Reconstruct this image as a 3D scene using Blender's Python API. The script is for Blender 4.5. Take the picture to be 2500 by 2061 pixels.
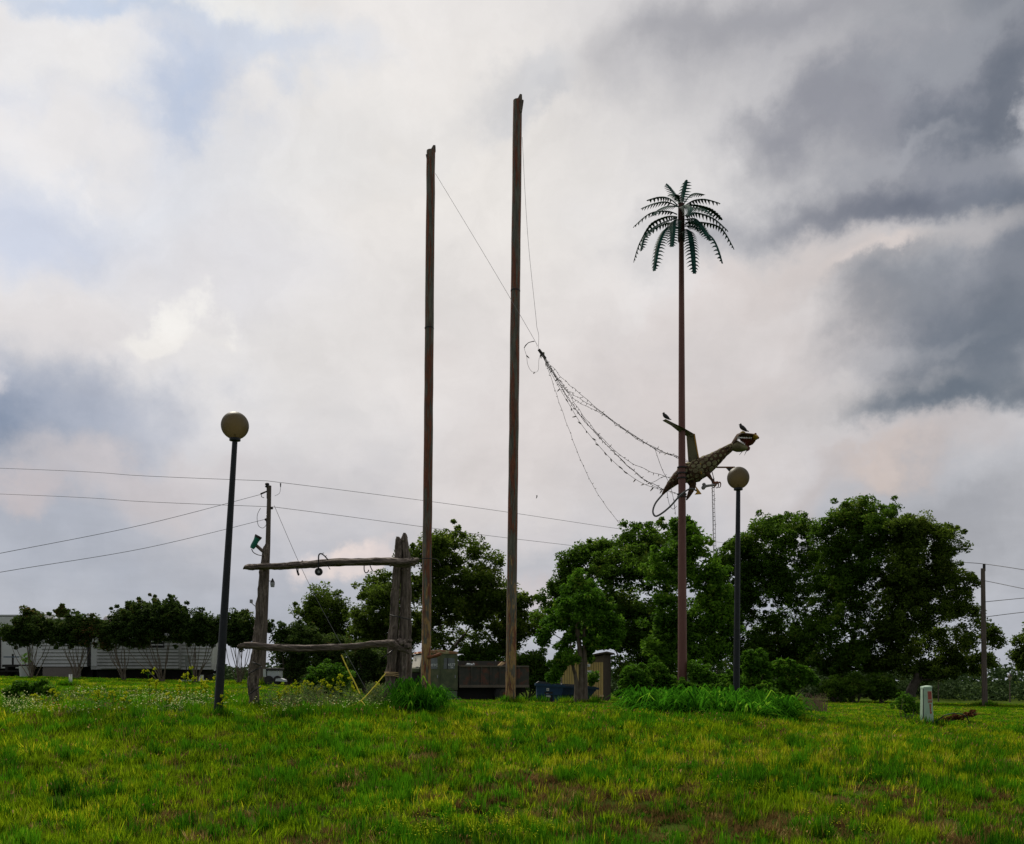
import bpy, math, random
import numpy as np
from mathutils import Vector, Matrix
random.seed(7); rng = np.random.default_rng(7)
for o in list(bpy.data.objects): bpy.data.objects.remove(o)
S = bpy.context.scene
COL = S.collection
R = math.radians
F = 2047.5                      # focal length, in units of a 2106 wide picture
CX, HY, CZ = 1053.0, 1400.0, 1.6
def P(x, y, Y): return Vector(((x-CX)*Y/F, Y, CZ-(y-HY)*Y/F))
def zm(ox, oy, s):              # coordinates read in an enlarged crop of the photograph
    k = 2500/2106
    return lambda x, y, Y: P((ox+x/s)/k, (oy+y/s)/k, Y)
def px(n, Y): return n*Y/F

# ------------------------------------------------------------------ camera
cam_d = bpy.data.cameras.new('camera'); cam = bpy.data.objects.new('camera', cam_d); COL.objects.link(cam)
cam.location = (0, 0, CZ); cam.rotation_euler = (R(90), 0, 0)
cam_d.sensor_width = 36; cam_d.lens = 35; cam_d.shift_y = 532/2106
cam_d.clip_start = .1; cam_d.clip_end = 6000
S.camera = cam
# ------------------------------------------------------------------ exposure
S.render.engine = 'CYCLES'
S.view_settings.view_transform = 'Standard'; S.view_settings.look = 'None'
S.view_settings.exposure = 0; S.view_settings.gamma = 1; S.view_settings.use_curve_mapping = False
# ------------------------------------------------------------------ sun
SUN_EL, SUN_AZ = 48, -22         # azimuth from +Y towards +X
sun_d = bpy.data.lights.new('sun', 'SUN'); sun_d.energy = 4.6; sun_d.angle = R(14); sun_d.color = (1, .93, .8)
sun = bpy.data.objects.new('sun', sun_d); COL.objects.link(sun)
sd = Vector((math.sin(R(SUN_AZ))*math.cos(R(SUN_EL)), math.cos(R(SUN_AZ))*math.cos(R(SUN_EL)), math.sin(R(SUN_EL))))
sun.rotation_euler = sd.to_track_quat('Z', 'Y').to_euler(); sun.location = (0, 0, 60)

# ------------------------------------------------------------------ sky
def lin(c): return tuple((v/255/12.92 if v/255 <= .04045 else ((v/255+.055)/1.055)**2.4) for v in c)
W = bpy.data.worlds.new('World'); S.world = W; W.use_nodes = True
nt = W.node_tree; nt.nodes.clear(); L = nt.links.new
def nd(t, **k):
    n = nt.nodes.new(t)
    for a, b in k.items(): setattr(n, a, b)
    return n
def math_n(op, a, b=None, c=None):
    n = nd('ShaderNodeMath', operation=op)
    for i, v in enumerate((a, b, c)):
        if v is None: continue
        if hasattr(v, 'links'): L(v, n.inputs[i])
        else: n.inputs[i].default_value = v
    return n.outputs[0]
tc = nd('ShaderNodeTexCoord').outputs['Generated']
sep = nd('ShaderNodeSeparateXYZ'); L(tc, sep.inputs[0])
az = math_n('ARCTAN2', sep.outputs[0], sep.outputs[1]); el = math_n('ARCSINE', sep.outputs[2])
cmb = nd('ShaderNodeCombineXYZ'); L(az, cmb.inputs[0]); L(el, cmb.inputs[1])
def vnoise(src, scale, detail, rough=.55):
    n = nd('ShaderNodeTexNoise'); n.inputs['Scale'].default_value = scale
    n.inputs['Detail'].default_value = detail; n.inputs['Roughness'].default_value = rough
    L(src, n.inputs['Vector']); return n
def vm(op, a, b):
    n = nd('ShaderNodeVectorMath', operation=op)
    for i, v in enumerate((a, b)):
        if hasattr(v, 'links'): L(v, n.inputs[i])
        else: n.inputs[i].default_value = v
    return n.outputs[0]
w1 = vm('MULTIPLY', vm('SUBTRACT', vnoise(tc, 3.2, 4).outputs['Color'], (.5,.5,.5)), (.26,.20,0))
w2 = vm('MULTIPLY', vm('SUBTRACT', vnoise(tc, 10, 9, .62).outputs['Color'], (.5,.5,.5)), (.16,.12,0))
co = vm('ADD', vm('ADD', cmb.outputs[0], w1), w2)
def mixc(f, a, b):
    n = nd('ShaderNodeMix', data_type='RGBA')
    for i, v in ((0, f), (6, a), (7, b)):
        if hasattr(v, 'links'): L(v, n.inputs[i])
        else: n.inputs[i].default_value = v if i == 0 else (*v, 1)
    return n.outputs[2]
def mrange(v, a, b, c, d, ip='SMOOTHSTEP'):
    n = nd('ShaderNodeMapRange', interpolation_type=ip); L(v, n.inputs[0])
    for i, x in enumerate((a, b, c, d)): n.inputs[i+1].default_value = x
    return n.outputs[0]
# base: pale overcast, a little darker and bluer towards the horizon, darker still away from the sun
ew = math_n('ADD', el, mrange(vnoise(tc, 2.5, 5).outputs['Fac'], .3, .7, -.08, .08))
base = mixc(mrange(ew, .02, .42, 0, 1), lin((176,181,194)), lin((236,234,236)))
back = mrange(sep.outputs[1], .35, -.5, 0, 1)
base = mixc(back, base, lin((168,172,182)))
col = base
BLOBS = [ # x, y, half width, half height, tilt deg (rising right +), colour, strength, inner
 (950,430,520,560,0,(240,236,233),.9,.3),(1010,900,430,380,0,(226,219,218),.85,.2),
 (700,620,430,280,0,(230,227,227),.7,.2),(480,1020,320,150,0,(210,206,210),.6,.2),
 (250,330,480,260,0,(224,227,236),.9,.3),
 (370,200,250,105,28,(190,204,230),.95,.2),(230,15,420,60,0,(196,210,233),.9,.2),(600,120,230,80,10,(210,219,236),.85,.2),
 (60,470,260,120,0,(197,206,227),.8,.2),(30,210,110,60,0,(208,215,232),.7,.2),
 (170,140,210,105,0,(240,239,241),.95,.4),(520,30,190,55,0,(243,243,243),.85,.3),(130,280,230,75,0,(240,238,240),.9,.35),
 (700,290,270,140,20,(238,237,238),.75,.2),
 (90,700,260,130,10,(226,222,224),.8,.3),(420,560,300,130,0,(224,223,229),.6,.1),
 (60,900,400,150,-10,(152,162,182),.9,.2),(5,920,150,95,0,(120,136,162),.8,.15),(260,870,260,90,0,(172,179,197),.65,.1),
 (15,835,60,50,30,(208,207,214),.85,.4),
 (205,1130,560,170,0,(166,172,187),.8,.1),(320,1000,330,65,8,(204,197,200),.75,.2),(60,1055,160,36,0,(206,195,197),.65,.2),
 (368,668,66,44,60,(247,245,243),.95,.7),(325,712,100,30,12,(244,241,239),.95,.6),
 (1000,1250,560,150,0,(183,187,199),.7,.1),
 (1800,60,760,430,0,(176,176,182),.9,.05),(1500,110,330,150,10,(176,176,183),.6,.1),(1600,50,330,90,8,(146,148,158),.5,.1),
 (2000,30,300,110,0,(120,128,140),.75,.1),
 (1890,240,460,165,18,(130,134,146),.88,.0),(1970,240,240,110,10,(100,108,122),.85,.1),(1660,270,230,80,14,(140,142,153),.8,.1),
 (2020,370,330,80,5,(128,134,146),.8,.1),
 (1720,475,430,105,8,(128,132,145),.95,.2),(1800,450,170,70,5,(108,114,128),.8,.1),
 (2080,470,210,170,20,(96,106,122),.95,.2),
 (1830,560,350,52,16,(192,189,191),.9,.25),(1560,640,260,70,12,(216,208,207),.9,.2),
 (1970,670,420,175,12,(134,138,149),.92,.05),(1790,670,180,90,20,(124,130,141),.9,.25),(2080,730,250,170,20,(92,103,118),.85,.1),
 (1740,585,110,24,18,(224,214,211),.75,.3),(1750,350,180,28,18,(168,170,178),.6,.3),(1900,140,260,40,12,(152,156,165),.6,.2),(1850,765,220,30,10,(160,163,171),.6,.2),
 (1480,860,400,240,0,(217,209,208),.85,.2),(1780,870,230,60,5,(200,196,197),.7,.2),
 (2000,850,230,60,4,(96,107,121),.9,.15),
 (1880,965,300,58,6,(200,189,187),.85,.2),(1860,975,130,34,5,(222,206,198),.7,.2),
 (2060,1080,420,150,0,(158,160,168),.85,.1),
 (2100,165,50,75,60,(190,191,198),.9,.3),(2095,240,70,35,0,(172,175,184),.6,.3),
 (1070,185,160,75,0,(208,209,214),.8,.2),(1130,230,90,38,0,(200,202,209),.55,.2),
 (705,1112,75,34,12,(236,222,219),.95,.4),(745,1120,60,18,0,(224,214,215),.85,.4),
 (1130,1078,130,32,10,(212,208,212),.75,.3),(1090,1200,130,36,0,(208,199,201),.65,.2),
]
for (bx, by, bw, bh, rot, c, st, inner) in BLOBS:
    u, v = (bx-CX)/F, (HY-by)/F
    A, E = math.atan(u), math.atan(v/math.sqrt(1+u*u))
    mp = nd('ShaderNodeMapping', vector_type='TEXTURE'); L(co, mp.inputs[0])
    mp.inputs['Location'].default_value = (A, E, 0); mp.inputs['Rotation'].default_value = (0, 0, R(rot))
    mp.inputs['Scale'].default_value = (bw/F/(1+u*u)*1.15, bh/F/(1+v*v)*1.15, 1)
    ln = nd('ShaderNodeVectorMath', operation='LENGTH'); L(mp.outputs[0], ln.inputs[0])
    f = mrange(ln.outputs['Value'], 1.15, inner*.5, 0, st)
    col = mixc(f, col, lin(c))
# cloud texture seen in perspective on a high layer
zz = math_n('ADD', math_n('ABSOLUTE', sep.outputs[2]), .16)
dv = vm('DIVIDE', tc, (1,1,1)); cz_ = nd('ShaderNodeCombineXYZ')
L(math_n('DIVIDE', sep.outputs[0], zz), cz_.inputs[0]); L(math_n('DIVIDE', sep.outputs[1], zz), cz_.inputs[1])
n3 = mrange(vnoise(cz_.outputs[0], 1.6, 8, .6).outputs['Fac'], .3, .7, .94, 1.045)
n4 = mrange(vnoise(co, 9, 9, .62).outputs['Fac'], .3, .7, .945, 1.035)
k = math_n('MULTIPLY', n3, n4)
cs = nd('ShaderNodeVectorMath', operation='SCALE'); L(vm('MULTIPLY', col, (1.01,1.0,.975)), cs.inputs[0]); L(math_n('MULTIPLY', k, 9.75), cs.inputs['Scale'])
sky = nd('ShaderNodeTexSky', sky_type='NISHITA'); sky.sun_disc = False
sky.sun_elevation = R(SUN_EL); sky.sun_rotation = R(SUN_AZ)
tot = nd('ShaderNodeMix', data_type='RGBA'); tot.inputs[0].default_value = .03
L(cs.outputs[0], tot.inputs[6]); L(sky.outputs[0], tot.inputs[7])
bg = nd('ShaderNodeBackground'); bg.inputs['Strength'].default_value = .1; L(tot.outputs[2], bg.inputs['Color'])
wo = nd('ShaderNodeOutputWorld'); L(bg.outputs[0], wo.inputs['Surface'])

# ------------------------------------------------------------------ materials
def mat(name, c1, c2=None, rough=.85, metal=0, scale=4, stretch=(1,1,1), bump=0, c3=None, lo=.35, hi=.65, detail=6, spec=.3, dist=.02):
    m = bpy.data.materials.new(name); m.use_nodes = True
    n = m.node_tree; b = n.nodes['Principled BSDF']; l = n.links.new
    b.inputs['Roughness'].default_value = rough; b.inputs['Metallic'].default_value = metal
    b.inputs['Specular IOR Level'].default_value = spec
    b.inputs['Base Color'].default_value = (*c1, 1)
    if c2:
        t = n.nodes.new('ShaderNodeTexCoord'); mp = n.nodes.new('ShaderNodeMapping'); mp.inputs['Scale'].default_value = stretch
        no = n.nodes.new('ShaderNodeTexNoise'); no.inputs['Scale'].default_value = scale; no.inputs['Detail'].default_value = detail; no.inputs['Roughness'].default_value = .62
        l(t.outputs['Object'], mp.inputs[0]); l(mp.outputs[0], no.inputs['Vector'])
        r = n.nodes.new('ShaderNodeValToRGB'); r.color_ramp.elements[0].position = lo; r.color_ramp.elements[1].position = hi
        r.color_ramp.elements[0].color = (*c1, 1); r.color_ramp.elements[1].color = (*c2, 1)
        if c3:
            e = r.color_ramp.elements.new((lo+hi)/2); e.color = (*c3, 1)
        l(no.outputs['Fac'], r.inputs[0]); l(r.outputs[0], b.inputs['Base Color'])
        if bump:
            bm = n.nodes.new('ShaderNodeBump'); bm.inputs['Strength'].default_value = bump; bm.inputs['Distance'].default_value = dist
            l(no.outputs['Fac'], bm.inputs['Height']); l(bm.outputs[0], b.inputs['Normal'])
    return m
def leaf_mat(name, ca, cb, cc=None, trans=.35, nscale=.55, rough=.55, patch=None):
    m = bpy.data.materials.new(name); m.use_nodes = True
    n = m.node_tree; l = n.links.new; b = n.nodes['Principled BSDF']; out = n.nodes['Material Output']
    b.inputs['Roughness'].default_value = .8; b.inputs['Specular IOR Level'].default_value = 0 if ('grass' in name or 'lily' in name) else .06
    g = n.nodes.new('ShaderNodeNewGeometry')
    no = n.nodes.new('ShaderNodeTexNoise'); no.inputs['Scale'].default_value = nscale; no.inputs['Detail'].default_value = 4
    l(g.outputs['Position'], no.inputs['Vector'])
    ad = n.nodes.new('ShaderNodeMath'); ad.operation = 'MULTIPLY_ADD'; l(g.outputs['Random Per Island'], ad.inputs[0]); ad.inputs[1].default_value = .40; l(no.outputs['Fac'], ad.inputs[2])
    r = n.nodes.new('ShaderNodeValToRGB'); e = r.color_ramp.elements
    e[0].position = .42; e[0].color = (*ca, 1); e[1].position = .9; e[1].color = (*cb, 1)
    if cc: q = e.new(.98); q.color = (*cc, 1)
    l(ad.outputs[0], r.inputs[0]); l(r.outputs[0], b.inputs['Base Color'])
    t = n.nodes.new('ShaderNodeBsdfTranslucent'); l(r.outputs[0], t.inputs[0])
    mx = n.nodes.new('ShaderNodeMixShader'); mx.inputs[0].default_value = trans
    l(b.outputs[0], mx.inputs[1]); l(t.outputs[0], mx.inputs[2]); l(mx.outputs[0], out.inputs['Surface'])
    return m
_OAK_PLACE = 0
OAK = leaf_mat('oak leaves', (.026,.048,.006), (.115,.180,.018), (.18,.22,.035), trans=.45)
OAK2 = leaf_mat('green oak leaves', (.024,.056,.005), (.095,.185,.015), (.16,.21,.03), trans=.45)
BRIGHT = leaf_mat('bright green leaves', (.024,.066,.005), (.105,.225,.014), (.19,.30,.03))
MYRTLE = leaf_mat('myrtle leaves', (.020,.042,.009), (.075,.12,.020), (.15,.08,.03))
SHRUB = leaf_mat('shrub leaves', (.022,.070,.005), (.10,.23,.014), (.18,.25,.03), nscale=1.4)
FAR = leaf_mat('far leaves', (.016,.034,.012), (.05,.085,.024), trans=.2, nscale=.12)
LILY = leaf_mat('daylily leaves', (.010,.055,.004), (.065,.24,.010), (.24,.45,.03), trans=.4, nscale=2.5)
GRASS_G = leaf_mat('green grass', (.016,.048,.002), (.20,.32,.006), (.48,.45,.02), trans=.5, nscale=.6)
GRASS_D = leaf_mat('deep green grass', (.015,.060,.003), (.065,.21,.005), (.15,.30,.010), trans=.5, nscale=.9)
GRASS_Y = leaf_mat('yellow green grass', (.11,.17,.004), (.36,.39,.010), (.50,.42,.06), trans=.5, nscale=.9)
GRASS_B = leaf_mat('dry grass', (.04,.026,.009), (.21,.13,.045), (.44,.31,.12), trans=.35, nscale=1.6)
BARK = mat('dark bark', (.035,.028,.02), (.09,.075,.055), scale=6, stretch=(3,3,.6), bump=.5)
PALEBARK = mat('pale bark', (.075,.058,.042), (.17,.135,.10), scale=5, stretch=(2,2,.7))
LOG = mat('weathered grey log', (.022,.016,.013), (.25,.20,.16), c3=(.11,.085,.068), scale=9, stretch=(3.2,3.2,.30), bump=1, lo=.3, hi=.72, dist=.03)
LOGX = mat('weathered grey beam', (.022,.016,.013), (.24,.185,.15), c3=(.11,.085,.068), scale=9, stretch=(.3,3.2,3.2), bump=1, lo=.3, hi=.72, dist=.03)
UPOLE = mat('brown utility pole wood', (.06,.048,.040), (.14,.105,.085), scale=6, stretch=(5,5,.25), bump=.3)
BLACKP = mat('black pole paint', (.005,.006,.008), (.011,.013,.017), rough=.5, scale=12, spec=.3)
BLACK = mat('black iron', (.012,.012,.014), (.03,.025,.022), rough=.6, scale=20)
WIRE = mat('wire', (.09,.09,.095), rough=.8)
WIREL = mat('thin grey wire', (.16,.15,.15), rough=.6)
RUSTM = mat('rust', (.10,.03,.015), (.22,.09,.04), rough=.9, scale=14)
BROWNP = mat('red brown pipe paint', (.115,.045,.036), (.175,.076,.063), rough=.6, scale=3, stretch=(2,2,.5), lo=.3, hi=.8)
GREENM = mat('green frond paint', (.006,.030,.024), (.018,.075,.055), rough=.75, scale=5, spec=.08)
SCALE1 = leaf_mat('scale plate paint', (.05,.028,.018), (.24,.22,.12), (.34,.33,.20), trans=0, nscale=4.5)
DRAG = mat('dragon skin', (.018,.010,.007), (.10,.055,.03), rough=.8, scale=9, bump=.4, spec=.1)
WINGM = mat('wing sheet metal', (.05,.038,.018), (.13,.115,.055), rough=.65, scale=4, c3=(.11,.10,.05))
YEL = mat('yellow paint', (.45,.27,.02), (.30,.16,.02), rough=.6, scale=8)
GOLD = mat('orange yellow paint', (.35,.17,.02), (.50,.27,.03), rough=.5, scale=8)
REDM = mat('mouth red', (.12,.018,.018), (.06,.012,.012), rough=.6, scale=8)
WHITE = mat('white paint', (.72,.71,.68), rough=.6)
BONEM = mat('bone grey', (.14,.13,.13), (.24,.22,.22), rough=.7, scale=9)
TEAL = mat('teal lamp housing', (.01,.12,.085), (.015,.17,.12), rough=.5, scale=5)
GREYM = mat('grey metal', (.20,.20,.21), (.30,.30,.31), rough=.5, scale=6)
YROPE = mat('yellow strap', (.62,.50,.03), (.75,.62,.08), rough=.8, scale=30)
ROPE = mat('tan rope', (.34,.22,.10), (.45,.32,.16), rough=.9, scale=30)
STRING = mat('string light cable', (.035,.03,.028), rough=.8)
BULB = mat('dusty bulb', (.09,.07,.06), (.15,.12,.10), rough=.4, scale=40)
BIRD = mat('black feathers', (.015,.014,.015), (.04,.035,.035), rough=.6, scale=25)
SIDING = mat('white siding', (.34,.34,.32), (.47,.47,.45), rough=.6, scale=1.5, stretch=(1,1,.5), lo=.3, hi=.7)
CREAM = mat('cream wall', (.50,.50,.48), (.58,.58,.56), rough=.5, scale=1)
ROOFW = mat('trailer roof', (.42,.42,.42), rough=.6)
DGLASS = mat('dark window glass', (.012,.013,.015), rough=.12, spec=.5)
GLASS = mat('truck side glass', (.10,.11,.115), (.15,.16,.165), rough=.2, spec=.6, scale=3)
DARK = mat('dark underside', (.02,.018,.016), rough=.9)
LATT = mat('grey lattice wood', (.26,.22,.19), rough=.8)
TGREEN = mat('army green paint', (.065,.078,.042), (.13,.13,.07), rough=.7, scale=3, c3=(.09,.105,.052))
TROOF = mat('faded roof paint', (.20,.17,.08), (.32,.28,.15), rough=.8, scale=4, c3=(.24,.10,.05))
BEDM = mat('rusty bed steel', (.045,.045,.036), (.13,.055,.036), rough=.85, scale=2.2, c3=(.055,.052,.042), bump=.2)
TYRE = mat('tyre rubber', (.02,.02,.02), (.035,.033,.03), rough=.9, scale=8)
DBLUE = mat('blue dumpster paint', (.008,.035,.085), (.018,.055,.11), rough=.55, scale=3, lo=.3, hi=.75)
DLID = mat('black plastic lid', (.03,.035,.045), (.05,.055,.07), rough=.5, scale=5)
SHEDM = mat('tan vertical siding', (.42,.30,.10), (.56,.41,.15), rough=.85, scale=9, stretch=(4,4,.3))
SHEDD = mat('brown shed trim', (.10,.075,.05), (.15,.11,.075), rough=.85, scale=6)
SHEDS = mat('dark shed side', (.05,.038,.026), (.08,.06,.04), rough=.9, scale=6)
PRINT = mat('dark print', (.06,.06,.065), rough=.8)
CHALK = mat('chalk writing', (.75,.75,.75), rough=.9)
PED = mat('mint green pedestal', (.24,.40,.27), (.40,.50,.40), c3=(.36,.48,.36), rough=.75, scale=9, stretch=(1,1,.4), lo=.25, hi=.7, bump=.15)
PRED = mat('faded red decal', (.26,.05,.04), (.36,.10,.07), rough=.7, scale=25)
PORANGE = mat('faded decal edge', (.55,.40,.28), rough=.7)
PINE = mat('cut wood', (.55,.38,.2), rough=.8)
FYEL = leaf_mat('yellow petals', (.40,.46,.01), (.66,.68,.02), trans=.3)
FWHT = leaf_mat('white petals', (.55,.60,.22), (.78,.80,.50), trans=.3)
FRED = leaf_mat('red petals', (.5,.10,.04), (.62,.16,.07), trans=.3)

def tallpole_mat(name, seed):
    m = bpy.data.materials.new(name); m.use_nodes = True
    n = m.node_tree; l = n.links.new; b = n.nodes['Principled BSDF']; b.inputs['Roughness'].default_value = .8
    t = n.nodes.new('ShaderNodeTexCoord'); sp = n.nodes.new('ShaderNodeSeparateXYZ'); l(t.outputs['Object'], sp.inputs[0])
    def noise(sc, st, off):
        mp = n.nodes.new('ShaderNodeMapping'); mp.inputs['Scale'].default_value = st; mp.inputs['Location'].default_value = (off, off, off)
        no = n.nodes.new('ShaderNodeTexNoise'); no.inputs['Scale'].default_value = sc; no.inputs['Detail'].default_value = 7; no.inputs['Roughness'].default_value = .65
        l(t.outputs['Object'], mp.inputs[0]); l(mp.outputs[0], no.inputs['Vector']); return no.outputs['Fac']
    def ramp(v, a, b_, ca, cb):
        r = n.nodes.new('ShaderNodeValToRGB'); r.color_ramp.elements[0].position = a; r.color_ramp.elements[1].position = b_
        r.color_ramp.elements[0].color = (*ca, 1); r.color_ramp.elements[1].color = (*cb, 1); l(v, r.inputs[0]); return r.outputs[0]
    def mix(f, a, b_):
        x = n.nodes.new('ShaderNodeMix'); x.data_type = 'RGBA'; l(f, x.inputs[0]); l(a, x.inputs[6]); l(b_, x.inputs[7]); return x.outputs[2]
    grey = ramp(noise(5, (3,3,.35), seed), .3, .7, (.045,.043,.032), (.15,.14,.105))
    rust = ramp(noise(7, (3,3,.5), seed+3), .3, .7, (.065,.019,.010), (.22,.065,.024))
    f1 = ramp(noise(4, (2.5,2.5,.22), seed+7), .46, .54, (0,0,0), (1,1,1))
    c = mix(f1, grey, rust)
    tan = ramp(noise(9, (3,3,.6), seed+5), .3, .7, (.17,.09,.03), (.40,.25,.09))
    mr = n.nodes.new('ShaderNodeMapRange'); l(sp.outputs[2], mr.inputs[0]); mr.inputs[1].default_value = 2.0; mr.inputs[2].default_value = 9.0; mr.inputs[3].default_value = .055; mr.inputs[4].default_value = -.25
    ad = n.nodes.new('ShaderNodeMath'); ad.operation = 'ADD'; l(noise(5, (2.6,2.6,.5), seed+11), ad.inputs[0]); l(mr.outputs[0], ad.inputs[1])
    c = mix(ramp(ad.outputs[0], .52, .58, (0,0,0), (1,1,1)), c, tan)
    l(c, b.inputs['Base Color'])
    bp = n.nodes.new('ShaderNodeBump'); bp.inputs['Strength'].default_value = .5; bp.inputs['Distance'].default_value = .03
    l(f1, bp.inputs['Height']); l(bp.outputs[0], b.inputs['Normal'])
    return m
def globe_mat():
    m = bpy.data.materials.new('smoked amber globe'); m.use_nodes = True
    n = m.node_tree; b = n.nodes['Principled BSDF']; l = n.links.new; out = n.nodes['Material Output']
    t = n.nodes.new('ShaderNodeTexCoord'); no = n.nodes.new('ShaderNodeTexNoise'); no.inputs['Scale'].default_value = 5; no.inputs['Detail'].default_value = 3
    l(t.outputs['Object'], no.inputs['Vector'])
    r = n.nodes.new('ShaderNodeValToRGB'); r.color_ramp.elements[0].position = .3; r.color_ramp.elements[1].position = .7
    r.color_ramp.elements[0].color = (.045,.040,.026,1); r.color_ramp.elements[1].color = (.11,.098,.068,1); l(no.outputs['Fac'], r.inputs[0])
    l(r.outputs[0], b.inputs['Base Color']); b.inputs['Roughness'].default_value = .5
    b.inputs['Transmission Weight'].default_value = .0
    tr = n.nodes.new('ShaderNodeBsdfTransparent'); tr.inputs[0].default_value = (.36,.31,.20,1)
    tl = n.nodes.new('ShaderNodeBsdfTranslucent'); tl.inputs[0].default_value = (.21,.18,.11,1)
    lw = n.nodes.new('ShaderNodeLayerWeight'); lw.inputs[0].default_value = .4
    m1 = n.nodes.new('ShaderNodeMixShader'); m1.inputs[0].default_value = .45; l(b.outputs[0], m1.inputs[1]); l(tl.outputs[0], m1.inputs[2])
    m2 = n.nodes.new('ShaderNodeMixShader')
    mr = n.nodes.new('ShaderNodeMapRange'); l(lw.outputs['Facing'], mr.inputs[0]); mr.inputs[1].default_value = 0; mr.inputs[2].default_value = .9; mr.inputs[3].default_value = .42; mr.inputs[4].default_value = .02
    l(mr.outputs[0], m2.inputs[0]); l(m1.outputs[0], m2.inputs[1]); l(tr.outputs[0], m2.inputs[2]); l(m2.outputs[0], out.inputs['Surface'])
    return m
GLOBE = globe_mat()

# ------------------------------------------------------------------ builders
def tag(o, label=None, cat=None, group=None, kind=None):
    if label: o['label'] = label
    if cat: o['category'] = cat
    if group: o['group'] = group
    if kind: o['kind'] = kind
    return o
WL = {}
def thing(name, loc, label, cat, group=None):
    o = bpy.data.objects.new(name, None); COL.objects.link(o); o.location = loc; o.empty_display_size = .2
    WL[o.name] = Vector(loc); return tag(o, label, cat, group)
class MB:
    def __init__(s): s.v = []; s.f = []; s.T = None
    def add(s, vs, fs):
        b = len(s.v); s.v += [tuple(v) for v in vs]; s.f += [tuple(i+b for i in f) for f in fs]; return s
    def tube(s, pts, rad, n=8, cap=True, sq=1.0, jit=0):
        pts = [Vector(p) for p in pts]; m = len(pts)
        if not hasattr(rad, '__len__'): rad = [rad]*m
        up = Vector((0, 1, 0)); vs = []
        for i, p in enumerate(pts):
            t = (pts[min(i+1, m-1)]-pts[max(i-1, 0)]).normalized()
            if i == 0:
                a = up if abs(t.dot(up)) < .9 else Vector((1, 0, 0))
                u = (a-t*a.dot(t)).normalized()
            else: u = (u-t*u.dot(t)).normalized()
            w = t.cross(u)
            for k in range(n):
                a = 2*math.pi*k/n; r = rad[i]*(1+(random.uniform(-jit, jit) if jit else 0))
                vs.append(p+u*math.cos(a)*r*sq+w*math.sin(a)*r)
        fs = [(i*n+k, i*n+(k+1) % n, (i+1)*n+(k+1) % n, (i+1)*n+k) for i in range(m-1) for k in range(n)]
        if cap: fs += [tuple(reversed(range(n))), tuple(range((m-1)*n, m*n))]
        return s.add(vs, fs)
    def box(s, a, b):
        x0, y0, z0 = a; x1, y1, z1 = b
        vs = [(x0,y0,z0),(x1,y0,z0),(x1,y1,z0),(x0,y1,z0),(x0,y0,z1),(x1,y0,z1),(x1,y1,z1),(x0,y1,z1)]
        return s.add(vs, [(0,3,2,1),(4,5,6,7),(0,1,5,4),(1,2,6,5),(2,3,7,6),(3,0,4,7)])
    def ball(s, c, r, n=12, sc=(1,1,1), cut=-1):
        c = Vector(c); m = n//2+1; vs = []; fs = []
        for i in range(m):
            th = math.pi*i/(m-1)
            for k in range(n):
                a = 2*math.pi*k/n
                vs.append((c.x+r*sc[0]*math.sin(th)*math.cos(a), c.y+r*sc[1]*math.sin(th)*math.sin(a), c.z+r*sc[2]*math.cos(th)))
        for i in range(m-1):
            for k in range(n): fs.append((i*n+k, (i+1)*n+k, (i+1)*n+(k+1) % n, i*n+(k+1) % n))
        return s.add(vs, fs)
    def plate(s, poly, off):            # polygon of world points, extruded by off
        n = len(poly); o = Vector(off); a = [Vector(p)-o*.5 for p in poly]; b = [p+o for p in a]
        return s.add(a+b, [tuple(reversed(range(n))), tuple(range(n, 2*n))]+[(i, (i+1) % n, n+(i+1) % n, n+i) for i in range(n)])
    def lathe(s, c, prof, n=16):
        vs = [(c[0]+r*math.cos(2*math.pi*k/n), c[1]+r*math.sin(2*math.pi*k/n), c[2]+z) for r, z in prof for k in range(n)]
        m = len(prof); fs = [(i*n+k, i*n+(k+1) % n, (i+1)*n+(k+1) % n, (i+1)*n+k) for i in range(m-1) for k in range(n)]
        return s.add(vs, fs+[tuple(reversed(range(n))), tuple(range((m-1)*n, m*n))])
    def build(s, name, m, parent=None, smooth=False, loc=None, bevel=0):
        me = bpy.data.meshes.new(name); org = Vector((0,0,0))
        if parent is not None: org = WL[parent.name]
        elif loc is not None: org = Vector(loc)
        vs = s.v if s.T is None else [s.T @ Vector(v) for v in s.v]
        me.from_pydata([tuple(Vector(v)-org) for v in vs], [], s.f); me.update()
        me.materials.append(m)
        if smooth:
            me.polygons.foreach_set('use_smooth', [True]*len(me.polygons))
            try: me.set_sharp_from_angle(angle=R(50))
            except Exception: pass
        o = bpy.data.objects.new(name, me); COL.objects.link(o); WL[o.name] = org
        if parent is not None: o.parent = parent
        else: o.location = org
        if bevel:
            bv = o.modifiers.new('bevel', 'BEVEL'); bv.width = bevel; bv.segments = 2; bv.limit_method = 'ANGLE'
        return o
def fast_mesh(name, V, Q, m, parent=None, loc=None):
    """V (n,3), Q (k,4) or (k,3) arrays"""
    org = np.array(WL[parent.name] if parent is not None else (loc if loc is not None else (0,0,0)), dtype=float)
    V = V-org; me = bpy.data.meshes.new(name)
    k, c = Q.shape
    me.vertices.add(len(V)); me.vertices.foreach_set('co', V.astype(np.float32).ravel())
    me.loops.add(k*c); me.loops.foreach_set('vertex_index', Q.astype(np.int32).ravel())
    me.polygons.add(k); me.polygons.foreach_set('loop_start', np.arange(0, k*c, c, dtype=np.int32))
    me.update(calc_edges=True); me.materials.append(m)
    o = bpy.data.objects.new(name, me); COL.objects.link(o); WL[o.name] = Vector(org)
    if parent is not None: o.parent = parent
    else: o.location = org
    return o
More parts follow.
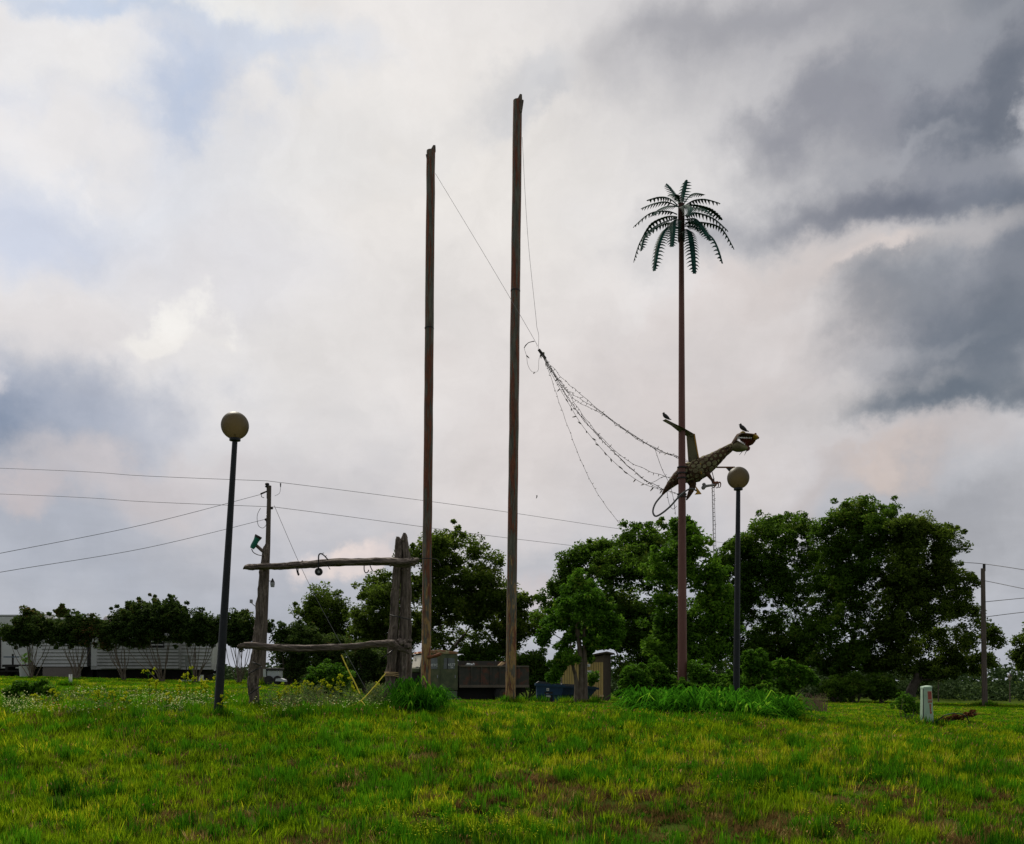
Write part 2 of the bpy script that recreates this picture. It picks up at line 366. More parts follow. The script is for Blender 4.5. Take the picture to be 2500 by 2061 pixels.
def text_mesh(body, name, size, m, parent, T):
    cu = bpy.data.curves.new('tmp', 'FONT'); cu.body = body; cu.size = size; cu.extrude = .002; cu.resolution_u = 2
    t = bpy.data.objects.new('tmp', cu); me = bpy.data.meshes.new_from_object(t)
    bpy.data.objects.remove(t)
    org = WL[parent.name]
    for v in me.vertices: v.co = (T @ v.co)-org
    me.materials.clear(); me.materials.append(m)
    o = bpy.data.objects.new(name, me); COL.objects.link(o); o.parent = parent; WL[o.name] = org; return o
def smooth_path(pts, n):
    """Catmull-Rom resampling"""
    pts = [Vector(p) for p in pts]; out = []; m = len(pts)-1
    for i in range(n+1):
        t = i/n*m; k = min(int(t), m-1); f = t-k
        p0, p1, p2, p3 = pts[max(k-1,0)], pts[k], pts[k+1], pts[min(k+2,m)]
        out.append(.5*((2*p1)+(p2-p0)*f+(2*p0-5*p1+4*p2-p3)*f*f+(3*p1-p0-3*p2+p3)*f**3))
    return out
def lerp_list(a, n):
    m = len(a)-1; return [a[min(int(i/n*m), m-1)]+(a[min(int(i/n*m), m-1)+1]-a[min(int(i/n*m), m-1)])*(i/n*m-min(int(i/n*m), m-1)) for i in range(n+1)]

# ------------------------------------------------------------------ terrain
TC = np.array([0, 500, 900, 1150, 1450, 1750, 2050], float)
TY = np.array([3, 7, 9.7, 14, 18, 21, 25, 34, 48, 57, 80, 200, 3000], float)
TZ = np.array([[-.30]*7, [-.2]*7, [.02,.0,.0,.0,.01,.0,-.02], [.52,.52,.50,.49,.46,.40,.28], [.92,.91,.89,.85,.80,.58,.40],
 [1.03,.99,.95,.88,.83,.60,.43], [1.12,1.06,.93,.82,.83,.58,.42], [1.36,1.18,.84,.75,.76,.46,.30], [1.70,1.42,.62,.53,.66,.38,.2],
 [1.78,1.56,.58,.50,.58,.28,.1], [1.6,1.4,.55,.48,.5,.25,.05], [.2]*7, [0.0]*7])
def vn(x, y, s, seed=0):
    """cheap smooth value noise"""
    x = np.asarray(x, float)/s+seed*17.3; y = np.asarray(y, float)/s+seed*9.1
    xi = np.floor(x).astype(int); yi = np.floor(y).astype(int); fx = x-xi; fy = y-yi
    fx = fx*fx*(3-2*fx); fy = fy*fy*(3-2*fy)
    def h(a, b): q = np.sin(a*127.1+b*311.7+seed*3.1)*43758.5453; return q-np.floor(q)
    return (h(xi,yi)*(1-fx)+h(xi+1,yi)*fx)*(1-fy)+(h(xi,yi+1)*(1-fx)+h(xi+1,yi+1)*fx)*fy
def ground(x, y):
    x = np.asarray(x, float); y = np.asarray(y, float); yy = np.clip(y, 3, 3000)
    az_ = np.clip(x/yy*F+CX, 0, 2050); ly = np.log(yy); LY = np.log(TY)
    k = np.clip(np.searchsorted(LY, ly)-1, 0, len(LY)-2); t = (ly-LY[k])/(LY[k+1]-LY[k]); t = np.where(True, t, t)
    j = np.clip(np.searchsorted(TC, az_)-1, 0, len(TC)-2); u = (az_-TC[j])/(TC[j+1]-TC[j]); u = u*u*(3-2*u)
    km = np.clip(k-1, 0, 99); kp = np.clip(k+2, 0, len(TY)-1)
    def prof(jj):
        a, b = TZ[k, jj], TZ[k+1, jj]
        ma = (b-TZ[km, jj])/np.maximum(LY[k+1]-LY[km], .01)*(LY[k+1]-LY[k]); mb = (TZ[kp, jj]-a)/np.maximum(LY[kp]-LY[k], .01)*(LY[k+1]-LY[k])
        return (2*t**3-3*t*t+1)*a+(t**3-2*t*t+t)*ma*.8+(-2*t**3+3*t*t)*b+(t**3-t*t)*mb*.8
    z = prof(j)*(1-u)+prof(j+1)*u
    amp = np.clip((70-yy)/50, 0, 1)
    return z+amp*((vn(x, y, 1.3, 1)-.5)*.07+(vn(x, y, .5, 2)-.5)*.03)
def gz(x, y): return float(ground(x, y))
def base(pxx, Y): x = (pxx-CX)*Y/F; return Vector((x, Y, gz(x, Y)))

ys = np.concatenate([np.linspace(-300, 2, 12), np.linspace(3, 30, 130), np.geomspace(30.4, 3000, 110)])
us = np.concatenate([np.linspace(-6, -.75, 14), np.linspace(-.7, .7, 150), np.linspace(.75, 6, 14)])
GX = np.array([[u*max(yv, 26) for u in us] for yv in ys]); GY = np.repeat(ys[:, None], len(us), 1)
GZ = ground(GX, GY); nx = len(us); ny = len(ys)
V = np.stack([GX, GY, GZ], -1).reshape(-1, 3)
ii = np.arange(ny-1)[:, None]*nx+np.arange(nx-1)[None]; ii = ii.ravel()
SOIL = leaf_mat('lawn soil', (.018,.030,.006), (.05,.075,.012), (.075,.06,.02), trans=0, nscale=1.5)
SOIL.node_tree.nodes['Principled BSDF'].inputs['Specular IOR Level'].default_value = 0; SOIL.node_tree.nodes['Principled BSDF'].inputs['Roughness'].default_value = 1
g = fast_mesh('ground', V, np.stack([ii, ii+1, ii+nx+1, ii+nx], 1), SOIL)
g.data.polygons.foreach_set('use_smooth', [True]*len(g.data.polygons))
tag(g, kind='structure')
# worn gravel drive behind the crest
dm = MB(); pts = [(1085,36),(1110,38.5),(1150,40)]
prev = None
path_pts = [base(1060,39.5), base(1085,39.6), base(1108,39.8), base(1135,40.2)]
for i, p in enumerate(path_pts):
    a = Vector((p.x, p.y-.35, gz(p.x, p.y-.35)+.03)); b = Vector((p.x+.1, p.y+.35, gz(p.x+.1, p.y+.35)+.03))
    if prev is not None: dm.add([prev[0], a, b, prev[1]], [(0,1,2,3)])
    prev = (a, b)
tag(dm.build('path', mat('pale gravel', (.36,.33,.26), (.45,.42,.33), scale=20)), kind='structure')

# ------------------------------------------------------------------ foliage
def leaves(centres, radii, per, size, flat=.8, seed=0, aspect=.55):
    r = np.random.default_rng(seed); C = np.repeat(np.array(centres, float), per, 0); Rr = np.repeat(np.array(radii, float), per)
    n = len(C); d = r.normal(size=(n, 3)); d /= np.linalg.norm(d, axis=1)[:, None]
    rad = Rr*r.uniform(.25, 1, n)**.6; p = C+d*rad[:, None]*np.array([1, 1, flat])
    a = r.normal(size=(n, 3)); a[:, 2] *= .55; a += d*.5; a /= np.linalg.norm(a, axis=1)[:, None]
    b = r.normal(size=(n, 3)); b -= a*(a*b).sum(1)[:, None]; b /= np.linalg.norm(b, axis=1)[:, None]
    c = np.cross(a, b); s = size*r.uniform(.65, 1.35, n)[:, None]
    V = np.stack([p-a*s*.5, p+b*s*aspect*.5+c*s*.08, p+a*s*.5-c*s*.05, p-b*s*aspect*.5+c*s*.08], 1).reshape(-1, 3)
    Q = np.arange(n*4).reshape(-1, 4); return V, Q
def make_tree(name, label, cat, bpx, Y, lobes, m=OAK, leaf=.17, dens=1.0, trunk=.28, bark=None, group=None, depth=1.0, seed=1, clump=.5, stems=None, cr='crown', per=74, fork=None, wild=.16):
    bark = bark or BARK; r = random.Random(seed)
    b = base(bpx, Y); t = thing(name, b, label, cat, group)
    xs = [l[0] for l in lobes]; half = px((max(xs)-min(xs))/2, Y)
    LC = []
    for (lx, ly, lr) in lobes:
        Rm = px(lr, Y); edge = 1-min(1, abs(lx-(max(xs)+min(xs))/2)/max(1, (max(xs)-min(xs))/2))
        c = P(lx, ly, Y)+Vector((0, r.uniform(-1, 1)*half*.6*depth*(.35+.65*edge), 0)); c.x *= c.y/Y; c.z = CZ+(c.z-CZ)*c.y/Y
        LC.append((c, Rm))
    core = list(LC); fill = []
    for i in range(len(core)):
        for j in range(i+1, len(core)):
            d = (core[i][0]-core[j][0]); d.y = 0; sr = core[i][1]+core[j][1]
            if sr*.55 < d.length < sr*1.2 and i < len(LC) and j < len(LC): fill.append(((core[i][0]+core[j][0])/2+Vector((0, r.uniform(-.5,.5)*sr, 0)), sr*.38))
    r.shuffle(fill); core += fill[:int(len(LC)*1.15)]
    cc = []; rr = []
    for c, Rm in core:
        n = int(dens*17*(Rm/clump/1.9)**2)+6
        for i in range(n):
            d = Vector((r.gauss(0,1), r.gauss(0,1), r.gauss(0,1))).normalized(); q = r.uniform(.25, 1.1); k = 1
            if r.random() < wild: q = r.uniform(1.1, 1.4); k = .55
            cc.append(tuple(c+Vector((d.x*Rm*q, d.y*Rm*q, d.z*Rm*q*.9)))); rr.append(clump*k*r.uniform(.55, 1.1))
    Vv, Q = leaves(cc, rr, per, leaf, seed=seed)
    fast_mesh(cr, Vv, Q, m, t)
    w = MB(); cx = sum(c.x*Rm for c, Rm in LC)/sum(Rm for c, Rm in LC); zlo = min(c.z for c, Rm in LC)
    if stems:
        for i in range(stems):
            c, Rm = LC[int(i*len(LC)/stems) % len(LC)]
            s0 = b+Vector((r.uniform(-.12,.12), r.uniform(-.12,.12), -.1)); mid = s0.lerp(c, .55)+Vector((r.uniform(-.15,.15), r.uniform(-.2,.2), -.05))
            w.tube(smooth_path([s0, s0.lerp(mid, .5)+Vector((r.uniform(-.06,.06),0,.1)), mid, c+Vector((0,0,Rm*.3))], 7), lerp_list([trunk, trunk*.8, trunk*.35], 7), 6)
    else:
        zt = b.z+(zlo-b.z)*.75; top = Vector((b.x*.6+cx*.4, Y, max(zt, b.z+.6)))
        if fork:
            top = P(*fork[0], Y); w.tube(smooth_path([b+Vector((.16,0,-.1)), b.lerp(P(*fork[1], Y), .5)+Vector((.1,0,0)), P(*fork[1], Y), P(fork[1][0]+4, fork[1][1]-60, Y)], 8), lerp_list([.13,.085,.07,.03], 8), 8)
            w.tube(smooth_path([b+Vector((-.15,0,-.1)), b+Vector((-.16,0,.9)), b+Vector((-.45,0,2.0))], 5), lerp_list([.14,.08,.03], 5), 8)
        w.tube(smooth_path([b+Vector((0,0,-.2)), b.lerp(top, .5)+Vector((r.uniform(-.1,.1),0,0)), top], 6), lerp_list([trunk*1.35, trunk, trunk*.85], 6), 10)
        nodes = [(top-Vector((0,0,.2)), trunk*.62), (top+Vector((0,0,.5)), trunk*.55)]; w.tube([nodes[0][0], nodes[1][0]], [trunk*.8, trunk*.5], 8)
        for c, Rm in sorted(LC, key=lambda q: (q[0]-top).length):
            st, sr = min(nodes, key=lambda q: (q[0]-c).length+(2.5 if q[0].z > c.z else 0)+(q[0]-top).length*.25); dl = (c-st).length
            mid = st.lerp(c, .5)+Vector((r.uniform(-.08,.08)*dl, r.uniform(-.08,.08)*dl, -dl*.06)); r0 = min(sr*.8, trunk*.45)
            pp = smooth_path([st, mid, c], 6); w.tube(pp, lerp_list([r0, r0*.7, r0*.42], 6), 6); nodes += [(pp[3], r0*.7), (c, r0*.42)]
            for q in range(4):
                k = r.randrange(len(cc)); e = Vector(cc[k])
                if (e-c).length < Rm*1.3: w.tube([c, c.lerp(e, .5)+Vector((0,0,.08)), e], [trunk*.07, trunk*.05, trunk*.025], 4)
    w.build('trunk' if not stems else 'stems', bark, t, smooth=True)
    return t
G1 = 'large trees behind the yard'
make_tree('small_oak', 'small rounded oak seen above the middle of the timber frame', 'tree', 665, 62,
 [(660,1228,30),(632,1255,24),(692,1245,27),(640,1290,30),(690,1300,32),(665,1262,34),(702,1275,22),(655,1325,28),(715,1320,25)], leaf=.16, trunk=.2, group=G1, seed=3, dens=.85)
make_tree('oak_tree', 'broad dark oak rising behind the truck and the two tall poles', 'tree', 925, 58,
 [(927,1108,28),(885,1122,30),(972,1128,30),(840,1150,34),(1003,1170,34),(925,1160,44),(780,1200,32),(762,1218,28),(745,1268,32),(800,1248,42),
  (860,1212,44),(940,1225,50),(1008,1222,42),(1050,1232,32),(1078,1268,30),(1020,1285,40),(960,1300,36),(850,1292,40),(790,1310,30),(905,1320,24),(735,1302,22),(1052,1315,26),(1092,1288,17),(760,1335,24),(820,1340,28),(980,1338,24),(1030,1345,22),(900,1270,34),(980,1260,34)], trunk=.38, group=G1, seed=4, dens=1.15)
make_tree('oak_tree', 'wide oak with a ragged left outline behind the shed and the red brown pipe', 'tree', 1290, 54,
 [(1172,1158,28),(1205,1140,28),(1238,1124,24),(1158,1200,28),(1290,1110,34),(1345,1098,30),(1300,1170,44),(1230,1180,42),(1135,1236,28),(1190,1235,42),
  (1260,1240,46),(1340,1170,44),(1330,1250,46),(1378,1105,30),(1380,1180,42),(1300,1310,44),(1360,1320,42),(1112,1275,16),(1250,1300,34),(1310,1350,34),(1370,1372,32),(1280,1372,28),(1200,1290,30),(1395,1340,30),(1330,1395,22)], m=OAK2, trunk=.35, group=G1, seed=5, dens=1.15)
make_tree('leafy_tree', 'bright green tree directly behind the red brown pipe, its leafy top beside the dragon tail', 'tree', 1432, 40,
 [(1396,1082,17),(1415,1078,14),(1422,1105,24),(1385,1130,30),(1445,1128,24),(1352,1175,28),(1410,1180,40),(1468,1180,30),(1370,1230,36),(1440,1245,40),(1488,1230,30),
  (1400,1300,36),(1462,1310,36),(1345,1275,28),(1345,1330,26),(1495,1290,24),(1425,1350,32),(1475,1350,28),(1385,1350,26)], m=BRIGHT, leaf=.15, clump=.34, trunk=.16, group=G1, seed=6, dens=.55)
make_tree('oak_tree', 'dark oak between the right globe lamp and the largest tree on the right', 'tree', 1590, 66,
 [(1570,1088,32),(1618,1075,32),(1662,1082,28),(1535,1125,34),(1600,1135,46),(1660,1148,42),(1505,1150,30),(1570,1205,46),(1640,1220,46),(1520,1250,42),(1590,1285,46),
  (1650,1300,42),(1540,1330,42),(1620,1350,36),(1500,1330,30),(1565,1375,30),(1515,1375,26),(1625,1392,26),(1660,1345,34),(1590,1345,30),(1488,1150,24),(1512,1122,22),(1478,1190,28),(1482,1250,30),(1475,1310,28)], m=OAK2, trunk=.35, group=G1, seed=8, dens=1.2)
make_tree('oak_tree', 'tallest oak on the right, with a rounded top and bright gaps in its left half', 'tree', 1718, 62,
 [(1722,1068,32),(1772,1052,36),(1822,1058,34),(1738,1115,44),(1800,1118,50),(1698,1100,26),(1710,1165,44),(1785,1185,52),(1712,1245,44),(1775,1265,48),(1705,1315,40),(1775,1330,42),
  (1690,1200,30),(1740,1365,32),(1700,1368,28),(1790,1372,28),(1670,1300,30),(1675,1360,24)], m=OAK2, trunk=.34, group=G1, seed=9, dens=1.1)
make_tree('oak_tree', 'spreading oak with a single dark trunk behind the mint green pedestal', 'tree', 1868, 60,
 [(1872,1078,30),(1902,1085,26),(1950,1098,24),(1958,1128,26),(1885,1130,42),(1865,1190,46),(1942,1182,38),(1982,1212,28),(1995,1255,30),(1935,1245,46),(1858,1262,46),
  (1850,1325,40),(1925,1315,44),(1982,1308,36),(2028,1290,18),(2045,1318,13),(1988,1352,26),(2035,1358,13),(1925,1362,30),(1852,1372,26),(2005,1372,18),(1820,1300,34),(1960,1385,16),(1895,1385,20),(1820,1370,24),(1900,1225,36),(1842,1100,28),(1845,1165,34),(1852,1080,22),(1835,1230,34)], trunk=.3, group=G1, seed=10, dens=1.1)
make_tree('oak_tree', 'dark oak cut off by the right edge of the view beyond the utility pole', 'tree', 2150, 60,
 [(2118,1310,28),(2092,1350,13),(2145,1330,40),(2120,1362,22),(2150,1380,30),(2110,1345,18),(2170,1290,30)], trunk=.25, group=G1, seed=11, dens=.9)
make_tree('young_oak', 'young oak with a forked grey trunk standing in front of the tan shed', 'tree', 1194, 38,
 [(1192,1192,19),(1215,1212,22),(1170,1222,23),(1150,1258,23),(1200,1252,30),(1240,1258,26),(1128,1292,19),(1180,1295,25),(1232,1292,27),(1268,1288,17),(1115,1318,11),(1160,1330,14),(1262,1322,13),(1215,1320,16),(1150,1368,16),(1222,1396,10),(1175,1350,17),(1200,1345,18),(1235,1325,16),(1160,1345,16),(1140,1395,9)],
 m=SHRUB, leaf=.13, clump=.27, trunk=.10, bark=PALEBARK, seed=12, dens=.45, fork=((1188,1296),(1202,1300)))
# low shrubs behind the frame
G2 = 'dark shrubs behind the timber frame'
make_tree('evergreen_shrub', 'dark rounded shrub right behind the crossing of post and lower beam', 'shrub', 590, 50, [(575,1305,20),(600,1300,24),(590,1340,32),(600,1380,28),(630,1300,22),(625,1350,28)], m=MYRTLE, leaf=.13, clump=.34, trunk=.07, stems=5, seed=13, group=G2, cr='foliage')
make_tree('evergreen_shrub', 'dark spreading shrub below the small oak, behind the middle of the lower beam', 'shrub', 665, 51, [(660,1325,26),(690,1322,26),(660,1360,34),(700,1365,30),(640,1385,22),(690,1392,20)], m=MYRTLE, leaf=.13, clump=.34, trunk=.07, stems=6, seed=14, group=G2, cr='foliage')
make_tree('evergreen_shrub', 'dark green shrub between the yellow strap and the double post', 'shrub', 755, 49, [(735,1345,24),(770,1348,26),(745,1380,30),(790,1375,28),(770,1405,20)], m=MYRTLE, leaf=.13, clump=.34, trunk=.07, stems=5, seed=15, group=G2, cr='foliage')
make_tree('green_bush', 'mid green bush with lighter leaves below the lower beam, above the yellow flowers', 'shrub', 678, 30, [(650,1385,18),(680,1375,20),(705,1390,16),(665,1410,20),(700,1415,18),(640,1415,14)], m=SHRUB, leaf=.09, clump=.2, trunk=.03, stems=6, seed=16, cr='foliage', dens=.6)
G3 = 'bushes behind the truck'
make_tree('green_bush', 'green bush showing over the load bed of the truck', 'shrub', 1000, 56, [(960,1345,20),(1000,1350,22),(980,1370,22),(1030,1370,22),(950,1372,18)], m=OAK2, leaf=.13, clump=.34, trunk=.06, stems=5, seed=17, group=G3, cr='foliage')
make_tree('green_bush', 'dark green bush between the taller pole and the blue dumpster', 'shrub', 1085, 55, [(1065,1362,22),(1095,1370,22),(1110,1350,17),(1080,1395,24),(1110,1402,22),(1060,1395,20),(1135,1395,18),(1150,1370,16)], m=OAK2, leaf=.13, clump=.34, trunk=.06, stems=6, seed=18, group=G3, cr='foliage')
G4 = 'shrubs around the foot of the metal palm'
for (bx, Y, lob, lab, sd_) in [
 (1300, 27, [(1290,1392,11),(1310,1386,12),(1298,1410,16),(1325,1405,15),(1282,1425,12),(1318,1430,14)], 'leafy green shrub at the left end of the daylily bed', 21),
 (1345, 28, [(1348,1372,9),(1345,1390,12),(1365,1400,15),(1350,1415,15),(1380,1418,13)], 'upright green shrub just left of the red brown pipe', 22),
 (1440, 28, [(1435,1373,9),(1445,1388,13),(1425,1400,15),(1455,1405,16),(1480,1412,13),(1440,1422,14)], 'green shrub with a spiky top just right of the red brown pipe', 23),
 (1495, 29, [(1490,1410,13),(1510,1400,13),(1500,1425,14)], 'low green shrub touching the right lamp pole', 24)]:
    make_tree('leafy_shrub', lab, 'shrub', bx, Y-2.2, [(a, b-6, c*1.25) for a, b, c in lob], m=SHRUB, leaf=.085, clump=.13, trunk=.02, stems=6, seed=sd_, group=G4, cr='foliage', dens=.42, wild=.45)
for (bx, Y, lob, lab, sd_) in [
 (1405, 24.6, [(1398,1418,10),(1412,1408,9),(1424,1420,11),(1385,1428,9),(1436,1430,8)], 'broad leaved weed at the very foot of the red brown pipe', 61),
 (1482, 24.2, [(1470,1420,10),(1486,1410,10),(1498,1422,10),(1460,1430,8)], 'broad leaved weed in the daylilies left of the right lamp pole', 62),
 (1565, 24.4, [(1556,1424,10),(1572,1416,11),(1588,1426,10),(1600,1434,8)], 'broad leaved weed in the daylilies right of the right lamp pole', 63)]:
    make_tree('leafy_weed', lab, 'weed', bx, Y, lob, m=SHRUB, leaf=.10, clump=.11, trunk=.012, stems=5, seed=sd_, group='broad leaved weeds in the daylily bed', cr='foliage', dens=.35, wild=.5)
G5 = 'bright shrubs right of the lamp'
make_tree('leafy_shrub', 'tall bright green shrub just right of the right lamp pole', 'shrub', 1550, 31, [(1545,1345,13),(1565,1350,12),(1540,1362,15),(1570,1372,14),(1550,1385,17),(1575,1395,14),(1540,1405,16),(1565,1415,16)], m=SHRUB, leaf=.12, clump=.15, trunk=.02, stems=9, seed=25, group=G5, cr='foliage', dens=.33, wild=.5)
make_tree('leafy_shrub', 'arching dark green shrub at the right end of the daylily bed', 'shrub', 1612, 33, [(1600,1372,12),(1622,1368,13),(1640,1378,12),(1660,1388,11),(1672,1398,8),(1610,1395,15),(1635,1402,15),(1600,1415,16),(1625,1425,16)], m=SHRUB, leaf=.12, clump=.16, trunk=.02, stems=9, seed=26, group=G5, cr='foliage', dens=.36, wild=.5)
G6 = 'rounded bushes along the field edge'
for (bx, lob, lab, sd_) in [(1715, [(1712,1408,20),(1700,1420,18),(1728,1420,20)], 'low rounded bush nearest the daylily bed at the field edge', 31),
 (1760, [(1755,1402,20),(1775,1412,20),(1745,1420,20)], 'low rounded bush in the middle of the field edge row', 32),
 (1812, [(1805,1405,19),(1825,1412,19),(1800,1425,18),(1840,1425,14)], 'low rounded bush just left of the dark oak trunk', 33)]:
    make_tree('round_bush', lab, 'shrub', bx, 58, lob, m=OAK2, leaf=.13, clump=.33, trunk=.05, stems=5, seed=sd_, group=G6, cr='foliage')
make_tree('wild_bush', 'weedy bush with dry stems just left of the mint green pedestal', 'shrub', 1862, 26, [(1858,1432,12),(1875,1445,11),(1848,1450,12),(1868,1462,12),(1885,1462,8)], m=SHRUB, leaf=.05, clump=.11, trunk=.010, stems=10, seed=34, cr='foliage', dens=.14, wild=.5, per=40)
make_tree('leafy_bush', 'dark leafy weed clump at the left edge of the lawn', 'shrub', 60, 22, [(20,1420,9),(45,1412,9),(62,1418,11),(85,1412,12),(100,1418,8),(30,1430,8)], m=SHRUB, leaf=.08, clump=.14, trunk=.012, stems=7, seed=35, cr='foliage', dens=.6)
# crape myrtles
G7 = 'crape myrtles in front of the trailers'
for (bx, lob, lab, sd_) in [
 (65, [(20,1300,14),(48,1288,20),(78,1285,20),(60,1272,14),(52,1258,7),(90,1300,18),(50,1302,16),(105,1288,16),(116,1296,11)], 'leftmost crape myrtle, in front of the slanted trailer nose', 41),
 (158, [(130,1290,18),(155,1285,20),(180,1282,16),(150,1302,18),(172,1298,14),(120,1296,14),(192,1278,12),(203,1298,11)], 'crape myrtle in front of the lattice skirting', 42),
 (256, [(212,1290,18),(235,1282,18),(245,1300,18),(222,1302,15),(260,1292,16)], 'crape myrtle at the gap between the two trailers', 43),
 (333, [(250,1268,18),(275,1256,20),(305,1252,18),(335,1250,18),(365,1255,16),(290,1280,26),(330,1278,26),(370,1278,22),(300,1300,20),(345,1298,18),(355,1243,9),(270,1246,8)], 'tallest and widest crape myrtle, rising above the second trailer', 44),
 (402, [(390,1275,16),(412,1270,15),(385,1298,18),(415,1295,18),(432,1282,15),(440,1300,16),(374,1292,12),(450,1296,12)], 'crape myrtle just left of the left lamp pole', 45),
 (492, [(462,1280,16),(482,1275,15),(505,1268,14),(470,1300,17),(500,1296,17),(525,1290,15),(545,1285,12),(520,1310,14)], 'crape myrtle between the left lamp pole and the gnarled post', 46)]:
    make_tree('crape_myrtle', lab, 'shrub', bx, 50, [(a, b, c*1.32) for a, b, c in lob]+[(lob[k][0]+random.uniform(-12,12), 1314+random.uniform(-6,10), 15) for k in (0,1,2,4)], m=MYRTLE, leaf=.12, clump=.26, trunk=.024, bark=PALEBARK, stems=12, seed=sd_, group=G7, cr='foliage', dens=.62, wild=.3, depth=.5)
make_tree('cedar_tree', 'tip of a small cedar poking above the roof of the first trailer', 'tree', 128, 66, [(118,1258,4),(127,1248,4),(128,1256,5),(137,1256,4),(127,1266,8),(128,1280,9)], m=MYRTLE, leaf=.13, clump=.16, trunk=.05, stems=4, seed=47, cr='crown')
# far woodland belt
cc = []; rr = []
for i in range(1500):
    a = random.uniform(-.72, .72); Yf = random.uniform(190, 260); x = a*Yf
    h = 2.6+1.6*float(vn(x, Yf, 14, 5))+(.9 if a > .42 else 0)
    cc.append((x, Yf, gz(x, Yf)+random.uniform(.2, h))); rr.append(random.uniform(1.0, 1.8))
Vv, Q = leaves(cc, rr, 22, 1.0, seed=50)
tag(fast_mesh('distant_woodland', Vv, Q, FAR), 'low belt of distant woodland along the horizon', 'woodland', kind='stuff')
cc = []; rr = []
for i in range(760):
    pxx = random.uniform(1640, 2106+60) if i % 3 == 0 else random.uniform(430, 1920); Yf = random.uniform(74, 92); b = base(pxx, Yf)
    h = .5+1.3*float(vn(b.x, Yf, 5, 6))+(1.4 if 560 < pxx < 1940 else 0); cc.append((b.x, Yf, b.z+random.uniform(.1, h))); rr.append(random.uniform(.5, .85))
Vv, Q = leaves(cc, rr, 46, .30, seed=51)
tag(fast_mesh('distant_hedgerow', Vv, Q, FAR), 'dark scrubby hedgerow behind the large trees', 'hedgerow', kind='stuff')

# ------------------------------------------------------------------ grass
def tuft(name, nb, h, spread, m, w=.008, lean=.5, seed=0, seedhead=0, hm=None):
    r = np.random.default_rng(seed); V = []; Fq = []
    for i in range(nb):
        a = r.uniform(0, 6.283); d = r.uniform(0, spread); x, y = d*math.cos(a), d*math.sin(a)
        hh = h*r.uniform(.45, 1.15); la = r.uniform(0, 6.283); le = lean*hh*r.uniform(.1, 1); ww = w*r.uniform(.6, 1.3)
        ta = la+math.pi/2+r.uniform(-.7, .7); dx, dy = math.cos(ta)*ww, math.sin(ta)*ww; b = len(V)
        for t in (0, .45, .8):
            cx_, cy_ = x+math.cos(la)*le*t*t, y+math.sin(la)*le*t*t; k = 1-.55*t
            V += [(cx_-dx*k, cy_-dy*k, hh*t-.02), (cx_+dx*k, cy_+dy*k, hh*t-.02)]
        V.append((x+math.cos(la)*le, y+math.sin(la)*le, hh*.98))
        Fq += [(b, b+1, b+3, b+2), (b+2, b+3, b+5, b+4), (b+4, b+5, b+6)]
        if seedhead and r.random() < seedhead:
            c = V[-1]; b = len(V); s = .010*hh/.2+.006
            V += [(c[0]-s, c[1], c[2]-s), (c[0]+s, c[1], c[2]), (c[0], c[1]+s, c[2]+s*2), (c[0], c[1]-s, c[2]+s)]
            Fq += [(b, b+1, b+2), (b, b+3, b+2)]
    me = bpy.data.meshes.new(name); me.from_pydata(V, [], Fq); me.materials.append(m)
    return bpy.data.objects.new(name, me)
def scatter(name, kinds, X, Y, idx, scl, label, cat, hscale=None, zoff=0):
    """one object whose points each carry one tuft"""
    c = bpy.data.collections.new(name+' sources')
    for i, k in enumerate(kinds): k.name = '%s source %02d' % (name, i); c.objects.link(k)
    n = len(X); Z = ground(X, Y)+zoff
    me = bpy.data.meshes.new(name); me.vertices.add(n); me.vertices.foreach_set('co', np.stack([X, Y, Z], 1).astype(np.float32).ravel())
    a = me.attributes.new('idx', 'INT', 'POINT'); a.data.foreach_set('value', idx.astype(np.int32))
    hs = scl if hscale is None else hscale
    a = me.attributes.new('scl', 'FLOAT_VECTOR', 'POINT'); a.data.foreach_set('vector', np.stack([scl, scl, hs], 1).astype(np.float32).ravel())
    rot = np.stack([rng.normal(0, .08, n), rng.normal(0, .08, n), rng.uniform(0, 6.283, n)], 1)
    a = me.attributes.new('rot', 'FLOAT_VECTOR', 'POINT'); a.data.foreach_set('vector', rot.astype(np.float32).ravel())
    o = bpy.data.objects.new(name, me); COL.objects.link(o); tag(o, label, cat, kind='stuff')
    for k in kinds:
        if k.data.materials[0].name not in [q.name for q in me.materials]: me.materials.append(k.data.materials[0])
    ng = bpy.data.node_groups.new(name, 'GeometryNodeTree')
    ng.interface.new_socket('Geometry', in_out='INPUT', socket_type='NodeSocketGeometry'); ng.interface.new_socket('Geometry', in_out='OUTPUT', socket_type='NodeSocketGeometry')
    N = ng.nodes; gi = N.new('NodeGroupInput'); go = N.new('NodeGroupOutput'); ip = N.new('GeometryNodeInstanceOnPoints')
    ci = N.new('GeometryNodeCollectionInfo'); ci.inputs['Collection'].default_value = c; ci.inputs['Separate Children'].default_value = True; ci.inputs['Reset Children'].default_value = True
    def attr(nm, ty):
        q = N.new('GeometryNodeInputNamedAttribute'); q.data_type = ty; q.inputs['Name'].default_value = nm; return q.outputs['Attribute']
    l = ng.links.new
    l(gi.outputs[0], ip.inputs['Points']); l(ci.outputs[0], ip.inputs['Instance']); ip.inputs['Pick Instance'].default_value = True
    l(attr('idx', 'INT'), ip.inputs['Instance Index']); l(attr('scl', 'FLOAT_VECTOR'), ip.inputs['Scale']); l(attr('rot', 'FLOAT_VECTOR'), ip.inputs['Rotation'])
    l(ip.outputs[0], go.inputs[0])
    md = o.modifiers.new('scatter', 'NODES'); md.node_group = ng
    return o
kinds = []
for i in range(3): kinds.append(tuft('g', 46, .15, .16, GRASS_G, seed=100+i, lean=.7, w=.007))
for i in range(2): kinds.append(tuft('g', 50, .20, .13, GRASS_D, seed=110+i, lean=.6, w=.007))
